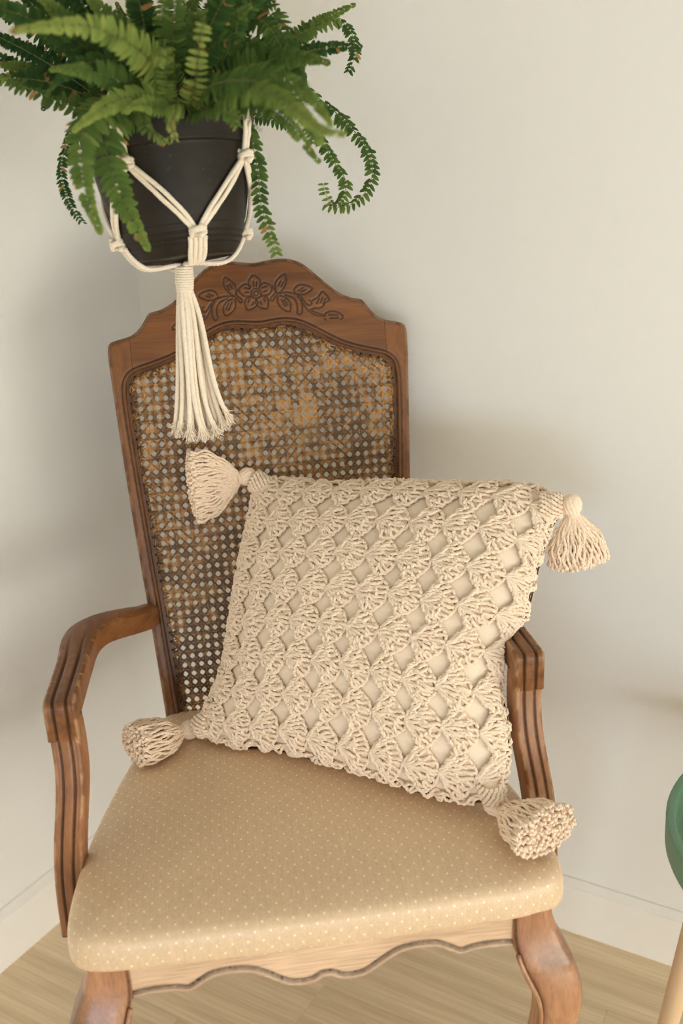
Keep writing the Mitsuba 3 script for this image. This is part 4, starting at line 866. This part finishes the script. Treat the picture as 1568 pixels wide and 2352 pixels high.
def frond(k, xyz, hl, tone, single=False):
    P = spline(np.array(xyz, float).reshape(-1, 3) * 1e-3, 120); hl *= 1e-3
    t, n, b = frames(P)
    S = np.r_[0, np.cumsum(np.linalg.norm(np.diff(P, axis=0), axis=1))]; L = S[-1]
    q = S / L
    key = numbered('fern__frond')
    v, f = tube(P, .0011 * (1 - .75 * q), 5); put(key, (v, f), 'rachis', smooth=True)
    face = .55 if hl < .0152 else .80
    hz = np.cross(t, V(0, 0, 1)); hz /= np.linalg.norm(hz, axis=1, keepdims=True) + 1e-9
    vw = np.cross(t, VIEW); vw /= np.linalg.norm(vw, axis=1, keepdims=True) + 1e-9
    sg_ = np.sign((hz * vw).sum(1, keepdims=True)); sg_[sg_ == 0] = 1
    sd = face * vw + (1 - face) * hz * sg_; sd -= (sd * t).sum(1, keepdims=True) * t; sd /= np.linalg.norm(sd, axis=1, keepdims=True) + 1e-9
    up = np.cross(sd, t); up *= np.sign((up * VIEW).sum(1, keepdims=True) + 1e-9)
    step = hl * (.335 if hl > .0152 else .50)
    s, side, vs, fs, cs, at, cnt = .10 * L, 1, [], [], [], 0, 0
    while s < L * .995:
        i = int(np.searchsorted(S, s)); i = min(i, 119); r = s / L
        shape = min(1, .55 + .45 * (r / .30)) * (1 - max(0, (r - .45) / .57) ** 1.6) 
        if hl < .0152 and r > .45: shape = max(shape, .80 - 1.3 * max(0, r - .82))
        ll = hl * max(shape, .14) * rng.uniform(.88, 1.08)
        for sdn in (-1, 1):
            if rng.random() < .025: continue
            fwd = .22 + .25 * r + rng.normal(0, .06)
            d = sdn * sd[i] * math.cos(fwd) + t[i] * math.sin(fwd) + up[i] * rng.normal(-.05, .12)
            d = d + V(0, 0, -.28 if hl < .0152 else -.08); d /= np.linalg.norm(d)
            u = up[i] + rng.normal(0, .12, 3); u -= (u @ d) * d; u /= np.linalg.norm(u)
            pv = leaflet(P[i] + sdn * sd[i] * .0006, d, u, ll, max(step * 1.04 * rng.uniform(.9, 1.1), .0026) if hl > .0152 else ll * .50, rng.uniform(.10, .34), -sdn * rng.uniform(0, .16))
            tt_ = np.clip(tone + rng.normal(0, .07) + .30 * max(0, r - .75) / .25 * (tone > .35), 0, 1)
            c = green(tt_)[None] * (1 + .25 * (np.repeat(PT, 3)[:, None] - .4))
            rn = rng.random()
            if rn < .018: c = np.tile(V(.34, .19, .07), (21, 1)) * rng.uniform(.7, 1.2)
            elif rn < .05: c = c * (1 - np.repeat(PT > .85, 3)[:, None]) + np.repeat(PT > .85, 3)[:, None] * V(.42, .24, .08)
            if single:
                put(f'{key}__leaflet' if cnt == 0 else f'{key}__leaflet_{cnt:03d}', (pv, LF), 'leaf', smooth=True, color=c); cnt += 1
            else:
                vs.append(pv); fs.append(LF + at); cs.append(c); at += 21
        s += step * max(.45, shape ** .5)
    if vs:
        put(key + '__leaflets', (np.vstack(vs), np.vstack(fs)), 'leaf', smooth=True, color=np.vstack(cs)); label(key + '__leaflets', kind='stuff')
    return key
SINGLE = {0, 1, 10_000}
for k, (xyz, hl, tone) in enumerate(FRONDS): frond(k, xyz, hl, tone, k in SINGLE)
# the crowd behind and above, springing from the crown in every direction
CROWN = POT_O + POT_A * .055
for k in range(46):
    az = k * 2.39996 + rng.uniform(-.3, .3); el = rng.uniform(.75, 1.35); L = rng.uniform(.17, .27)
    hd = V(math.cos(az), math.sin(az), 0)
    if hd[1] < -.6 and el < .8: el = .95
    q = np.linspace(0, 1, 9); bend = rng.uniform(.3, 1.1)
    e = el - bend * q ** 1.3
    P = CROWN + hd * .03 + np.cumsum(np.r_[[[0, 0, 0]], (hd * np.cos(e[1:])[:, None] + V(0, 0, 1) * np.sin(e[1:])[:, None]) * L / 8], axis=0)
    frond(100 + k, (P * 1e3).ravel(), rng.uniform(15, 21), rng.uniform(.05, .5))
# withered stems and leaf scraps
for (a, b_) in (((-.158, 1.262, 1.335), (-.190, 1.20, 1.372)), ((-.15, 1.25, 1.34), (-.165, 1.19, 1.40))):
    a, b_ = V(*a), V(*b_); P = spline([a, (a + b_) / 2 + V(.004, 0, .006), b_], 24); parts = [tube(P, .0012, 5)]
    for k in range(6):
        o = P[8 + 2 * k]; d = rng.normal(0, 1, 3); d[2] -= .8; d /= np.linalg.norm(d); u = np.cross(d, V(0, 1, .3)); u /= np.linalg.norm(u)
        parts.append((leaflet(o, d, u, rng.uniform(.008, .014), .005, .5, .3), LF))
    v, f = join(parts); put(numbered('fern__withered_stem'), (v, f), 'withered', smooth=True); label([k for k in scene if k.startswith('fern__withered_stem')][-1], 'dry tan stem with shrivelled leaflets')
scene['withered'] = principled(rgb((.46, .30, .13)), .8)

# ------------------------------------------------------------------ the side table
label('side_table', 'round green tray table with pale wooden legs at the right wall', 'side table')
TC, TR, TZ = V(.598, .975, 0), .2235, .500
def tray(prof, n=128):
    th = np.arange(n) * 2 * np.pi / n
    return loft([TC + np.stack([r * np.cos(th), r * np.sin(th), np.full(n, z)], 1) for r, z in prof])
def rnd(r, z): return [(r, z)]
v, f = tray([(.001, .4560), (.20, .4560), (TR - .006, .4565), (TR - .002, .459), (TR - .0005, .463), (TR, .496), (TR - .001, .499), (TR - .003, TZ), (TR - .0095, TZ), (TR - .0115, .499), (TR - .0125, .496), (TR - .0125, .474), (TR - .016, .4685), (TR - .022, .4670), (.15, .4665), (.001, .4665)])
v2, f2, _ = edge_sharp(v, f, np.zeros((len(v), 2)), 35)
put('side_table__tray', (v2, f2), 'green_lacquer', smooth=True); label('side_table__tray', 'green round tray top with a raised rim')
for k in range(3):
    a = math.radians(150 + 120 * k); d = V(math.cos(a), math.sin(a), 0)
    p0, p1 = TC + d * .16 + V(0, 0, .456), TC + d * .22
    q = np.linspace(0, 1, 12); P = p0 + (p1 - p0) * q[:, None]
    v, f = tube(P, .0165 - .004 * q, 20, cap=True); v[:, 2] = np.maximum(v[:, 2], 0)
    put(numbered('side_table__leg'), (v, f), 'beech', smooth=True)
